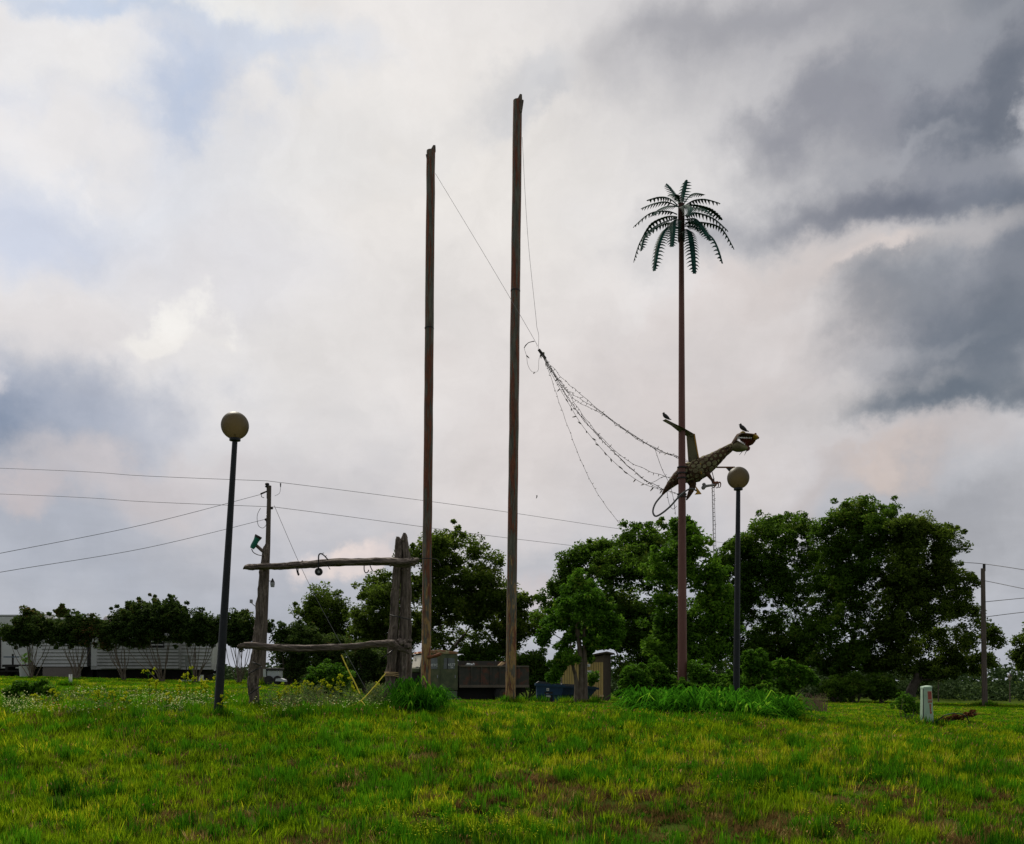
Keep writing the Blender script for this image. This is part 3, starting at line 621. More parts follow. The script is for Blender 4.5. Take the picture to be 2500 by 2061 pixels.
for i in range(2): kinds.append(tuft('g', 30, .17, .17, GRASS_Y, seed=120+i, lean=.5, seedhead=.05, w=.005))
for i in range(2): kinds.append(tuft('g', 44, .11, .17, GRASS_B, seed=130+i, lean=1.3, w=.005))
kinds.append(tuft('g', 7, .34, .16, GRASS_B, seed=140, lean=.5, w=.003, seedhead=.15))
kinds.append(tuft('g', 60, .055, .17, GRASS_D, seed=141, lean=2.2, w=.016))
kinds.append(tuft('g', 30, .20, .10, GRASS_G, seed=142, lean=.8, w=.007))
def scatter_pts(y0, y1, dens):
    n = int(dens*(.53*(y1*y1-y0*y0)+3*(y1-y0)))
    Y = np.sqrt(rng.uniform(y0*y0, y1*y1, n)); X = rng.uniform(-1, 1, n)*(Y*.53+1.5); return X, Y
parts = [scatter_pts(6.5, 13, 75), scatter_pts(13, 20, 55), scatter_pts(20, 34, 30), scatter_pts(34, 64, 13)]
X = np.concatenate([p[0] for p in parts]); Y = np.concatenate([p[1] for p in parts]); n = len(X)
pxs = X/Y*F+CX
deep = vn(X, Y, .6, 11)*.5+vn(X, Y, .28, 12)*.5; dry = vn(X, Y, 1.5, 13)*.5+vn(X, Y, .45, 14)*.35+vn(X, Y, .2, 19)*.15; yel = vn(X, Y, 2.2, 15)*.5+vn(X, Y, .5, 16)*.5
bank = np.clip((14.2-Y)/3.5, 0, 1); sunny = np.clip((pxs-750)/700, 0, 1)*np.clip((Y-11)/3, 0, 1)*np.clip((40-Y)/12, 0, 1)
u = rng.random(n)
pd = np.clip((deep-.50)*4+.22*bank, .08, .85); pb = np.clip((dry-.585+.19*bank)*3.4, .10, .78); py_ = np.clip((yel-.53)*1.4+.58*sunny, .03, .75)
far = Y > 34; py_ = np.where(far & (pxs < 800), .12, py_); pb = np.where(far & (pxs < 800), .05, pb)
idx = np.where(u < .5, 0, 1)*0+rng.integers(0, 3, n)
idx = np.where(rng.random(n) < py_, 5+rng.integers(0, 2, n), idx)
idx = np.where(rng.random(n) < pd, 3+rng.integers(0, 2, n), idx)
idx = np.where(rng.random(n) < pb, 7+rng.integers(0, 2, n), idx)
u2 = rng.random(n); cl = vn(X, Y, .9, 41)
idx = np.where(u2 < .03, 9, idx); idx = np.where((u2 > .05) & (u2 < .05+np.clip((cl-.45)*.9, 0, .35)), 10, idx); idx = np.where((u2 > .965) & (Y < 30), 11, idx)
scl = np.clip(Y/16, .75, 2.2)*rng.uniform(.75, 1.25, n); hs = rng.uniform(.55, 1.1, n)*np.clip(1-(Y-16)/30, .42, 1)*np.where(idx == 3, 1.15, 1)
meadow = (pxs < 820) & (Y > 17.5) & (Y < 34); hs = np.where(meadow, hs*1.35, hs)
FT = [(447.5,18,.30),(1514,23,.3),(526,20,.35),(802,20,.4),(824,20,.4),(875.5,34,.5),(1050,34,.5),(1908,23,.35),(1403.7,26,.5),(1194,38,.8),(143.5,36,.3),(2025,57,.8),(537,46,.6),(1130,42,1.0)]
for (fp, fy, fr_) in FT:
    c_ = 26; a_ = rng.uniform(0, 6.283, c_); r_ = fr_*rng.uniform(.35, 1, c_); fx = (fp-CX)*fy/F
    X = np.concatenate([X, fx+np.cos(a_)*r_]); Y = np.concatenate([Y, fy+np.sin(a_)*r_]); idx = np.concatenate([idx, rng.choice([3,4,11,0,7], c_)])
    scl = np.concatenate([scl, np.full(c_, np.clip(fy/20, .9, 2))]); hs = np.concatenate([hs, rng.uniform(.8, 1.7, c_)*min(1.3, .75+fy/80)])
scatter('grass', kinds, X, Y, idx, scl, 'rough mown grass covering the bank and the yard', 'grass', hscale=hs)
# weedy meadow strip on the left with white and red flowers
def flower(name, m, h, nh, s, seed, spread=.1):
    r = random.Random(seed); V = []; Fq = []
    for i in range(nh):
        x, y = r.uniform(-spread, spread), r.uniform(-spread, spread); z = h*r.uniform(.6, 1.1)
        for k in range(3):
            a = r.uniform(0, 3); b = len(V); t = r.uniform(-.6, .6)
            c, sn = math.cos(a)*s, math.sin(a)*s
            V += [(x-c, y-sn, z-t*s), (x+sn, y-c, z), (x+c, y+sn, z+t*s), (x-sn, y+c, z)]; Fq.append((b, b+1, b+2, b+3))
    me = bpy.data.meshes.new(name); me.from_pydata(V, [], Fq); me.materials.append(m); return bpy.data.objects.new(name, me)
def patch(n, x0, x1, y0, y1, thr=.5, sc=.8, seed=21):
    Yp = rng.uniform(y0, y1, n*4); Xp = (rng.uniform(x0, x1, n*4)-CX)*Yp/F
    k = vn(Xp, Yp, sc, seed)+rng.normal(0, .1, n*4) > thr; return Xp[k][:n], Yp[k][:n]
Xp, Yp = patch(260, 0, 460, 16.8, 26, .56); X2, Y2 = patch(60, 460, 830, 17.5, 22, .55)
Xp = np.concatenate([Xp, X2]); Yp = np.concatenate([Yp, Y2]); m_ = len(Xp)
scatter('white_wildflowers', [flower('w', FWHT, .26, 5, .011, i) for i in range(3)], Xp, Yp, rng.integers(0, 3, m_), rng.uniform(.8, 1.4, m_), 'drift of small white wildflowers in the grass left of the lamp', 'wildflowers')
Xp = (np.array([125,165,240,275,330,478,555,300,1270,1745,1320,190,75])-CX)*18.5/F; Yp = np.full(len(Xp), 18.5)+rng.uniform(-1.2, 2.5, len(Xp))
scatter('red_wildflowers', [flower('r', FRED, .2, 2, .018, 5, .03)], Xp, Yp, np.zeros(len(Xp)), np.ones(len(Xp)), 'scattered small red wildflowers in the grass', 'wildflowers')
Xp, Yp = patch(190, 700, 1120, 9.6, 10.8, .55, .5, 31); X2, Y2 = patch(110, 1250, 1800, 9.8, 12.5, .62, .6, 32); X3, Y3 = patch(60, 600, 2050, 12, 18, .55, 1.2, 33)
Xp = np.concatenate([Xp, X2, X3]); Yp = np.concatenate([Yp, Y2, Y3]); m_ = len(Xp)
scatter('yellow_wildflowers', [flower('y', FYEL, .13, 4, .0055, i) for i in range(3)], Xp, Yp, rng.integers(0, 3, m_), rng.uniform(.8, 1.3, m_), 'tiny yellow flowers dotted through the foreground grass', 'wildflowers')

# ------------------------------------------------------------------ globe lamps
def globe_lamp(label, bx, Y, by_top_globe, tx, gr, r0, r1, seed):
    """leaning black pole with a smoked globe"""
    b = base(bx, Y); t = thing('street_lamp', b, label, 'street lamp', 'black globe street lamps')
    gc = P(tx, by_top_globe, Y); gR = px(gr, Y)
    cap = gc-Vector((0,0,gR*1.02)); ax = (cap-b)
    MB().tube([b-ax*.02, b+ax*.5, cap-ax*.008], [px(r0,Y), px((r0+r1)/2,Y), px(r1,Y)], 20).build('pole', BLACKP, t, smooth=True)
    MB().lathe(cap, [(gR*.32,-.10*gR),(gR*.40,-.08*gR),(gR*.40,.10*gR),(gR*.33,.13*gR)], 24).build('collar', BLACKP, t, smooth=True)
    m = MB(); m.ball(gc, gR, 40); gl = m.build('globe', GLOBE, t, smooth=True)
    s = MB(); s.tube([cap+Vector((0,0,gR*.08)), cap+Vector((0,0,gR*.42))], gR*.085, 10); s.build('lamp_socket', mat('amber socket', (.20,.09,.015), rough=.5), gl, smooth=True)
    return t
globe_lamp('leaning black street lamp with a smoked globe, standing alone on the left', 447.5, 18, 875.5, 483.2, 28.2, 9.3, 5.4, 1)
globe_lamp('black street lamp with a smoked globe in the daylily bed, below the dragon head', 1514, 23, 983, 1518.3, 22.7, 7.3, 4.4, 2)

# ------------------------------------------------------------------ two tall poles
def tall_pole(label, bx, wx0, ty, tx, w1, Y, joints, lab2, side):
    b = base(bx, Y); t = thing('tall_pole', b, label, 'pole', 'tall rusty poles'); m = tallpole_mat('peeling pole '+str(bx), bx*.01)
    top = P(tx, ty, Y); n = 26
    pts = [(b-Vector((0,0,.15))).lerp(top, i/n) for i in range(n+1)]; r0, r1 = px(wx0/2, Y), px(w1/2, Y)
    s = MB()
    rad = [r0+(r1-r0)*i/n for i in range(n+1)]
    for i in range(1, n): pts[i] = pts[i]+Vector((random.uniform(-.007,.007), 0, 0))
    s.tube(pts, rad, 12, jit=.012); s.build('shaft', m, t, smooth=True)
    for jy in joints:
        c = b.lerp(top, (b.z-P(0, jy, Y).z)/(b.z-top.z)); k = MB(); k.tube([c-Vector((0,0,.02)), c+Vector((0,0,.02))], [r1*1.10]*2, 14); k.build('joint_band', BLACK, t, smooth=True)
    # broken wooden splinters at the top
    q = zm(1000, 200, 5.787)
    if side == 1:
        MB().plate([q(290,985,Y), q(365,985,Y), q(368,960,Y), q(366,905,Y), q(335,905,Y)], (0,.12,0)).build('broken_tip', LOG, t)
        MB().plate([q(228,1035,Y-.05), q(262,1030,Y-.05), q(262,1110,Y-.05), q(240,1095,Y-.05)], (0,.1,0)).build('side_splinter', LOG, t)
    else:
        MB().plate([q(1512,275,Y), q(1592,275,Y), q(1588,190,Y), q(1558,182,Y)], (0,.12,0)).build('broken_tip', LOG, t)
        MB().plate([q(1565,430,Y-.1), q(1588,430,Y-.1), q(1612,265,Y-.1), q(1575,255,Y-.1), q(1540,330,Y-.1)], (0,.08,0)).build('side_splinter', LOG, t)
    return t
t1 = tall_pole('shorter of the two tall rusty poles, its foot behind the daylily clump', 875.5, 19.6, 310.4, 886.3, 17.8, 34, (675,), '', 1)
tall_pole('tallest rusty pole in the centre, in front of the truck bed', 1050, 21, 207, 1064.6, 18.6, 34, (598,), '', 2)
a = P(880, 1352, 33.9); e = P(906, 1345, 33.6)
MB().tube(smooth_path([a, a.lerp(e, .5)+Vector((0,0,-.02)), e], 5), [.07,.065,.06,.058,.056,.055], 10).build('stub_peg', RUSTM, t1, smooth=True)

# ------------------------------------------------------------------ metal palm
PY = 26.0
pb = base(1403.7, PY); palm = thing('metal_palm_tree', pb, 'sheet metal palm tree on a tall red brown pipe, green fronds at the top', 'metal palm')
q5 = zm(1500, 400, 5.786)
ptop = q5(945, 575, PY); pts = [(pb-Vector((0,0,.1))).lerp(ptop, i/14) for i in range(15)]
MB().tube(pts, [px(9.8+(4.8-9.8)*i/14, PY) for i in range(15)], 24).build('pipe_trunk', BROWNP, palm, smooth=True)
cb = q5(945, 1105, PY); MB().tube([cb, cb+Vector((0,0,.05)), q5(945,700,PY), ptop+Vector((0,0,.02))], [px(6.2,PY), px(7.2,PY), px(6.8,PY), px(6.2,PY)], 16).build('crown_sleeve', mat('dark brown sleeve', (.05,.022,.02), (.08,.035,.03), scale=6), palm, smooth=True)
FR = [ # points in crop, depth of tip (metres, + towards the viewer), bare fraction, half width
 ([(962,570),(968,430),(1012,238)],-.35,.25,.17),([(935,572),(862,440),(745,285)],-.9,.3,.13),([(892,585),(770,488),(640,468),(470,512)],-.35,.28,.13),
 ([(890,600),(730,538),(560,560),(390,625)],.45,.25,.14),([(980,570),(1060,455),(1150,415),(1262,436)],-.8,.3,.13),([(1005,585),(1130,515),(1290,500),(1480,553)],.4,.25,.14),
 ([(900,605),(760,598),(630,645),(518,735)],1.1,.15,.15),([(885,715),(740,668),(500,700),(275,885)],.15,.25,.12),([(960,600),(1110,578),(1350,640),(1515,778)],-.55,.12,.16),
 ([(960,592),(1035,585),(1070,640),(1045,722)],1.25,.05,.17),([(1000,735),(1150,690),(1400,770),(1597,940)],.35,.12,.15),([(885,750),(740,745),(520,850),(385,1060)],-.5,.12,.15),
 ([(885,765),(640,850),(440,1000),(372,1222)],.75,.2,.15),([(895,850),(700,850),(400,1040),(273,1375)],-.2,.15,.12),([(895,900),(740,900),(620,1130),(560,1500)],.95,.12,.19),
 ([(900,790),(840,810),(825,950),(812,1160)],1.05,.04,.19),([(1000,790),(1150,780),(1270,920),(1355,1078)],1.0,.08,.18),([(1000,880),(1140,890),(1400,1060),(1528,1397)],.85,.12,.17),
 ([(1000,835),(1250,828),(1510,910),(1687,1193)],.1,.15,.12),([(1000,930),(1060,960),(1105,1200),(1132,1537)],.95,.1,.19),([(905,560),(870,455),(790,428)],-1.0,.3,.13),
 ([(1000,860),(1090,800),(1220,880),(1310,1010)],-1.0,.12,.16),([(930,572),(900,470),(870,430)],.8,.3,.13),([(990,620),(1120,620),(1270,640),(1385,730)],.95,.15,.15)]
for (zp, dep, bare, hw) in FR:
    raw = [q5(x, y, PY) for x, y in zp]; n = 22; m_ = len(raw)-1
    for i, p in enumerate(raw):
        f = i/m_; d = dep*(f**.8); Yn = PY-d; raw[i] = Vector((p.x*Yn/PY, Yn, CZ+(p.z-CZ)*Yn/PY))
    n = max(9, int(sum((raw[i+1]-raw[i]).length for i in range(m_))/.082)); pts = smooth_path(raw, n); s = MB(); s.tube(pts, [.016-.010*i/n for i in range(n+1)], 6)
    h = Vector((pts[-1].x-pts[0].x, pts[-1].y-pts[0].y, 0)).normalized(); side = Vector((-h.y, h.x, 0))
    for i in range(int(n*bare), n+1):
        for sub in (0,):
            j = min(i+sub, n); k0 = int(j); p = pts[k0].lerp(pts[min(k0+1, n)], j-k0)
            T = (pts[min(k0+1, n)]-pts[max(k0-1, 0)]).normalized(); Nn = T.cross(side).normalized()
            if Nn.z > 0: Nn = -Nn
            f = (j/n-bare)/(1-bare); w = hw*1.12*(.55+.45*math.sin(math.pi*min(1, f*.75+.18)))*(1 if f < .85 else max(.25, 1-(f-.85)*4.2))
            if w < .02: continue
            for sg in (-1, 1):
                a0 = p-T*.036; a1 = p+T*.036
                b0 = p+side*sg*w*.6+Nn*w*.2-T*.018; b1 = p+side*sg*w*.6+Nn*w*.2+T*.030
                tip = p+side*sg*w+Nn*w*.5+T*w*.20
                s.add([a0, a1, b1, tip, b0], [(0,1,2,3,4)])
                # solid inner web of the sheet metal
        if i < n:
            a, b2 = pts[i], pts[i+1]; T = (b2-a).normalized(); Nn = T.cross(side).normalized(); Nn = -Nn if Nn.z > 0 else Nn
            f = (i/n-bare)/(1-bare); w = hw*.36*(.6+.4*math.sin(math.pi*max(0,min(1, f))))
            for sg in (-1, 1): s.add([a, b2, b2+side*sg*w+Nn*w*.25, a+side*sg*w+Nn*w*.25], [(0,1,2,3)])
    s.build('frond', GREENM, palm)
for zy in (700, 760, 812, 985, 1010): # bands holding the sculpture
    c = zm(1540,980,4.339)(541, zy, PY); MB().tube([c-Vector((0,0,.015)), c+Vector((0,0,.015))], [.125]*2, 18).build('strap_band', BLACK, palm, smooth=True)

# ------------------------------------------------------------------ dragon
q4 = zm(1540, 980, 4.339); q8 = zm(1740, 1020, 8.68); DY = 26.3
drag = thing('dragon_sculpture', q4(600, 760, DY), 'scaly metal dragon sculpture with one raised wing strapped to the palm pipe', 'dragon sculpture')
spec = [(330,995,6),(365,945,20),(410,893,33),(470,835,50),(540,785,75),(600,765,95),(660,750,103),(730,715,100),(800,675,88),(870,625,72),(930,580,58),(990,535,47),(1050,495,38),(1090,470,34)]
bp_ = smooth_path([q4(x, y, DY) for x, y, r in spec], 39); br = lerp_list([px(r*1.12/4.339/1.187, DY) for x, y, r in spec], 39)
MB().tube(bp_, br, 22, jit=.06).build('body', DRAG, drag, smooth=True)
sp = MB(); sp.tube([Vector((0,0,0)), Vector((0,.028,0))], [1, .72], 9)
disc = None
for i in range(5, 37):
    p, r = bp_[i], br[i]; T = (bp_[i+1]-bp_[i-1]).normalized(); tow = Vector((0,-1,0)); w = T.cross(tow).normalized()
    if w.z < 0: w = -w
    if i % 2 and r > .12: continue
    nn = max(3, int(r/.052)); 
    for k in range(nn):
        a = -1.25+2.5*(k+.5*(1 if i % 4 == 0 else 0)+.3)/nn
        nrm = (tow*math.cos(a)+w*math.sin(a)).normalized()
        if i < 16 and random.random() < .35: continue
        rs = min(.066, r*.31)*random.uniform(.55, 1.1)
        if disc is None:
            mm = bpy.data.meshes.new('scale_plate'); vs = []; n9 = 8
            for zz_, rr_ in ((0,1),(.22,.85)):
                for kk in range(n9): vs.append((rr_*math.cos(6.283*kk/n9), rr_*math.sin(6.283*kk/n9), zz_))
            mm.from_pydata(vs, [], [(kk, (kk+1)%n9, n9+(kk+1)%n9, n9+kk) for kk in range(n9)]+[tuple(range(n9, 2*n9))]); mm.materials.append(SCALE1); disc = mm
        o = bpy.data.objects.new('scale_plate', disc); COL.objects.link(o); o.parent = drag
        z = nrm; x = T-z*T.dot(z); x.normalize(); y = z.cross(x); M3 = Matrix((x*rs*1.15, y*rs, z*rs*.9)).transposed().to_4x4()
        o.matrix_local = Matrix.Translation(p+nrm*r*.985-WL[drag.name]) @ M3
MB().tube(smooth_path([q4(332,992,DY-.1), q4(262,1078,DY-.2), q4(234,1165,DY-.3), q4(262,1216,DY-.4), q4(330,1185,DY-.5), q4(420,1110,DY-.55), q4(510,1010,DY-.6), q4(590,945,DY-.6), q4(645,925,DY-.6), q4(702,950,DY-.6)], 40), [.024]*30+[.02]*11, 8).build('tail_whip', WIRE, drag, smooth=True)
MB().plate([q4(687,898,DY-.6), q4(748,982,DY-.6), q4(677,987,DY-.6), q4(700,958,DY-.6)], (0,.05,0)).build('tail_arrow', GOLD, drag)
# wing
MB().plate([q4(590,365,DY-.05), q4(612,668,DY-.05), q4(728,640,DY-.05), q4(678,345,DY-.05)], (0,.05,0)).build('lower_wing_panel', WINGM, drag)
MB().tube([q4(668,345,DY-.08), q4(726,635,DY-.08)], .016, 6).build('wing_rib', GOLD, drag)
MB().plate([q4(338,203,DY-.75), q4(368,190,DY-.75), q4(440,226,DY-.65), q4(575,293,DY-.45), q4(670,347,DY-.1), q4(655,372,DY-.1), q4(590,365,DY-.15), q4(500,312,DY-.45), q4(430,255,DY-.65)], (0,.05,0)).build('upper_wing_panel', WINGM, drag)
# hind leg and arm
MB().tube(smooth_path([q4(640,840,DY-.05), q4(655,900,DY-.05), q4(620,985,DY-.05), q4(590,1045,DY-.1)], 8), lerp_list([px(52/5.15,DY), px(36/5.15,DY), px(22/5.15,DY), px(6/5.15,DY)], 8), 12).build('hind_leg', DRAG, drag, smooth=True)
MB().tube(smooth_path([q4(800,745,DY-.1), q4(830,790,DY-.2), q4(858,830,DY-.3), q4(880,865,DY-.4)], 6), lerp_list([px(34/5.15,DY), px(20/5.15,DY), px(13/5.15,DY), px(16/5.15,DY)], 6), 10).build('arm', DRAG, drag, smooth=True)
MB().ball(q4(895,868,DY-.4), px(24/5.15,DY), 12, (1.2,1,.8)).build('hand', RUSTM, drag, smooth=True)
for k, (x0, rr_) in enumerate(((880,30),(905,32),(922,28))):
    c = q4(x0, 885, DY-.42); rad = px(rr_/5.15, DY)
    MB().tube([c+Vector((.02*k+rad*.35*math.cos(a), -rad*math.cos(a)*.8, rad*math.sin(a))) for a in [math.pi*(.6-1.35*i/9) for i in range(10)]], [.02-.0013*i for i in range(10)], 6).build('claw', RUSTM, drag, smooth=True)
s = MB(); s.tube([q4(740,655,DY-.25), q4(738,720,DY-.27), q4(748,770,DY-.26), q4(760,765,DY-.26)], [.016,.014,.012,.005], 6); s.build('socket_hook', YEL, drag)
MB().ball(q4(750,690,DY-.17), px(32/5.15,DY), 12, (1,.5,1.3)).build('shoulder_socket', BLACK, drag, smooth=True)
MB().box(q4(900,703,DY), q4(1104,690,DY)+Vector((0,.05,0))).build('support_arm', RUSTM, drag)
MB().plate([q4(1005,700,DY+.02), q4(1115,700,DY+.02), q4(1045,745,DY+.02)], (0,.03,0)).build('arm_gusset', BLACK, drag)
# head
s8 = 8.68*1.187; HYY = DY-.05
def prism_head(top, bot, wf, nm, m, tap=.8):
    s = MB(); n = len(top); vs = []
    for (a, b, w) in zip(top, bot, wf):
        A = q8(*a, HYY); B = q8(*b, HYY); mid = (A+B)/2; d = Vector((0, w/2, 0))
        for k in range(12):
            an = 2*math.pi*k/12; ca, sa = math.cos(an), math.sin(an)
            vs.append(mid+(A-mid)*(abs(sa)**.7*(1 if sa > 0 else -1))+Vector((0, -ca*w/2*(1 if sa < .2 else tap), 0)))
    fs = [(i*12+k, i*12+(k+1) % 12, (i+1)*12+(k+1) % 12, (i+1)*12+k) for i in range(n-1) for k in range(12)]
    s.add(vs, fs+[tuple(reversed(range(12))), tuple(range((n-1)*12, n*12))]); return s.build(nm, m, drag, smooth=True)
hd = prism_head([(400,520),(460,420),(505,350),(570,328),(700,332),(860,345),(930,372)], [(420,640),(490,560),(545,450),(570,402),(700,408),(860,425),(915,455)], [.20,.26,.32,.36,.36,.32,.26], 'upper_head', DRAG)
prism_head([(835,345),(880,350),(935,372),(975,410)], [(835,425),(880,470),(925,470),(965,445)], [.34,.34,.28,.12], 'snout', YEL)
prism_head([(392,545),(450,495),(520,490),(600,525),(680,572),(730,612)], [(400,650),(440,700),(520,724),(600,722),(690,702),(745,672)], [.16,.26,.32,.32,.26,.14], 'lower_jaw', SCALE1)
q = MB(); q.plate([q8(548,425,HYY+.02), q8(915,440,HYY-.02), q8(905,500,HYY+.1), q8(850,565,HYY+.14), q8(758,604,HYY+.16), q8(690,570,HYY+.1), q8(600,500,HYY+.04)], (0,.02,.0)); q.build('palate', REDM, drag)
MB().tube(smooth_path([q8(640,590,HYY), q8(715,630,HYY), q8(760,655,HYY-.02), q8(720,700,HYY-.02)], 8), [.05,.055,.06,.06,.055,.05,.04,.03,.02], 10).build('tongue', REDM, drag, smooth=True)
for i in range(9):
    c = q8(540+i*34, 405+i*1.5, HYY-.17); MB().tube([c, c-Vector((0,0,.045))], [.014,.002], 6).build('tooth', WHITE, drag)
for i in range(6):
    c = q8(522+i*30, 462+i*20, HYY-.16); MB().tube([c-Vector((0,0,.02)), c+Vector((.012,0,.038))], [.013,.002], 6).build('tooth', WHITE, drag)
MB().ball(q8(637,335,HYY-.05), px(62/s8*1, DY), 16, (1,1,.8)).build('eye', mat('olive eye paint', (.18,.13,.02), (.28,.20,.03), scale=9), drag, smooth=True)
for x, y, r in ((905,348,28),(962,425,26)): MB().ball(q8(x, y, HYY-.08), px(r/s8, DY), 12).build('nostril', RUSTM, drag, smooth=True)
for a, b in (((640,700),(563,790)),((722,690),(672,796))): MB().tube([q8(*a, HYY), q8(*b, HYY)], [.012,.004], 5).build('whisker', WIRE, drag)
# bone in the claw
bone = thing('bone', q4(830,890,DY-.45), 'large grey bone gripped in the claw of the dragon', 'bone')
s = MB(); s.tube(smooth_path([q4(775,905,DY-.45), q4(800,897,DY-.45), q4(850,890,DY-.45), q4(905,884,DY-.45)], 8), lerp_list([px(24/5.15,DY), px(14/5.15,DY), px(12/5.15,DY), px(16/5.15,DY)], 8), 10)
s.ball(q4(775,882,DY-.45), px(20/5.15,DY), 10); s.ball(q4(768,915,DY-.45), px(22/5.15,DY), 10); s.build('shaft_and_knobs', BONEM, bone, smooth=True)
# birds
def bird(label, c, s, flip, up=.75, cat='bird', wings=False):
    t = thing('bird', c, label, cat, 'small black birds'); k = -1 if flip else 1
    def p(x, z, y=0): return Vector(c)+Vector((x*k*s, y*s, z*s))
    MB().tube(smooth_path([p(-.75,-.05), p(-.35,.28), p(.1,.62), p(.38,.92), p(.46,1.15)], 10), lerp_list([.08*s,.30*s,.38*s,.28*s,.10*s], 10), 10).build('body', BIRD, t, smooth=True)
    MB().ball(p(.42,1.12), .24*s, 10).build('head', BIRD, t, smooth=True)
    MB().tube([p(.5,1.1), p(.82,1.12)], [.06*s,.005*s], 6).build('beak', BLACK, t)
    MB().plate([p(-.3,.12), p(-.4,.32), p(-1.05,-.02), p(-1.0,-.14)], (0,.12*s,0)).build('tail', BIRD, t)
    for y in (-.08, .08): MB().tube([p(.0,.4,y), p(.02,.0,y)], .022*s, 5).build('leg', BLACK, t)
    return t
bird('small black bird perched on the tip of the raised wing', q4(372,190,DY-.75), .135, True)
bird('small black bird perched on the brow of the dragon head', q8(640,283,HYY-.05), .15, True)
fb = thing('flying_bird', P(1104,1022,30), 'tiny dark bird in flight between the tall pole and the light strings', 'bird')
c = P(1104,1022,30); s = MB(); s.tube([c+Vector((-.02,0,-.05)), c, c+Vector((.02,0,.05))], [.005,.018,.005], 6); s.build('body', BIRD, fb)
s = MB(); s.add([c, c+Vector((-.03,-.08,.04)), c+Vector((.02,-.02,.03))], [(0,1,2)]); s.add([c, c+Vector((-.02,.08,-.04)), c+Vector((.02,.02,0))], [(0,1,2)]); s.build('wing', BIRD, fb)

# ------------------------------------------------------------------ light strings
q6 = zm(1200, 780, 3.338)
def strand(label, zp, y0, y1, bulb=.016, step=.16, tw=0, wire=.006):
    m_ = len(zp)-1; raw = [q6(x, y, y0+(y1-y0)*i/m_) for i, (x, y) in enumerate(zp)]; pts = smooth_path(raw, m_*10)
    t = thing('light_string', raw[0], label, 'string lights', 'strings of small lights')
    ph = random.uniform(0, 6)
    pts = [p+Vector((math.sin(i*.9+ph)*tw, math.cos(i*.7)*tw, math.cos(i*.8+ph)*tw)) for i, p in enumerate(pts)]
    MB().tube(pts, wire, 5).build('cable', STRING, t)
    s = MB(); acc = 0
    for i in range(1, len(pts)):
        acc += (pts[i]-pts[i-1]).length
        if acc > step:
            acc = 0; d = Vector((random.uniform(-1,1), random.uniform(-1,1), random.uniform(-1,.6))).normalized()
            s.tube([pts[i], pts[i]+d*bulb*1.6, pts[i]+d*bulb*4.2], [bulb*.5, bulb*.7, bulb*.3], 5)
    b = s.build('bulbs', BULB, t); b['kind'] = 'stuff'; return t
H = (400,270)
A_ = [H,(480,370),(600,500),(700,585),(880,740),(1100,903),(1330,1045),(1525,1122),(1610,1165)]
strand('highest strand of lights from the hub to the palm pipe', A_, 31, 26.4, tw=.012)
strand('strand twisted around the highest one on its way to the palm pipe', [H,(560,520),(640,590),(720,645),(880,745),(1100,908),(1330,1050),(1530,1128)], 31, 26.3, tw=.012)
strand('strand that sags just below the upper pair before joining it', [H,(520,460),(640,610),(720,680),(820,728),(920,782),(1100,915),(1330,1056),(1530,1130)], 31, 26.3, tw=.012)
strand('thickest middle strand reaching the palm pipe below the dragon', [H,(500,440),(600,605),(720,775),(850,925),(1000,1085),(1200,1270),(1400,1385),(1520,1420)], 31, 26.3, tw=.014, wire=.008)
strand('strand twisted into the thick middle bundle ending at the dragon tail', [H,(500,430),(600,600),(700,755),(850,930),(980,1065),(1100,1180),(1250,1310),(1400,1390)], 31, 26.4, tw=.014)
strand('middle strand that curves up again to the dragon body', [H,(560,500),(650,640),(760,800),(900,965),(1080,1130),(1250,1220),(1430,1282),(1520,1270)], 31, 26.4, tw=.01)
strand('lowest strand of the middle bundle with larger dark bulbs', [(405,280),(520,500),(640,705),(740,865),(860,1012),(985,1148),(1120,1265),(1255,1347),(1400,1390)], 31, 26.4, bulb=.03, step=.36)
strand('single strand falling steeply from the hub to the treetop', [(440,340),(500,520),(560,700),(640,920),(720,1130),(830,1360),(940,1530),(1065,1690)], 31, 36, step=.22, tw=.006)
strand('short strand hanging from the upper pair down past the dragon tail', [(1330,1050),(1390,1220),(1450,1340),(1480,1450),(1500,1590)], 26.8, 26.6, step=.16, bulb=.013)
strand('short strand looping between the middle bundle and the dragon tail', [(1255,1347),(1330,1320),(1390,1285),(1430,1282)], 26.9, 26.7, step=.5)
strand('short dangling strand below the dragon tail left of the pipe', [(1430,1390),(1440,1470),(1455,1520),(1480,1545),(1510,1520)], 26.5, 26.4, step=.2, bulb=.012)
strand('loose loop of a few dark bulbs hanging left of the hub', [(345,175),(300,190),(268,228),(286,300),(296,370),(330,425),(378,418),(386,330),(400,280)], 31, 31, bulb=.03, step=.62, wire=.005)
hub = thing('junction_box', q6(412,275,31), 'small pale electrical box where all the light strings meet', 'junction box')
MB().box(q6(398,290,31), q6(432,265,31)+Vector((0,.12,0))).build('box', mat('dusty plastic', (.22,.22,.13), rough=.8), hub, bevel=.01)
MB().tube([q6(385,245,31), q6(440,320,31)], .045, 8).build('cable_bundle', STRING, hub)
def wire(label, pts, r, m=WIRE, name='cable', cat='wire', sag=0, n=24, group=None):
    pts = [Vector(p) for p in pts]
    pp = smooth_path(pts, n)
    if sag: pp = [p-Vector((0,0,sag*4*(i/n)*(1-i/n))) for i, p in enumerate(pp)]
    o = MB().tube(pp, r, 5).build(name, m, loc=pts[0]); return tag(o, label, cat, group)
wire('thin cable from the shorter tall pole down to the hub of the light strings', [P(895.5,357,33.9), P(1000,530,32.6), P(1094,690,31.2), P(1104,712,31)], .006, WIREL, n=16)
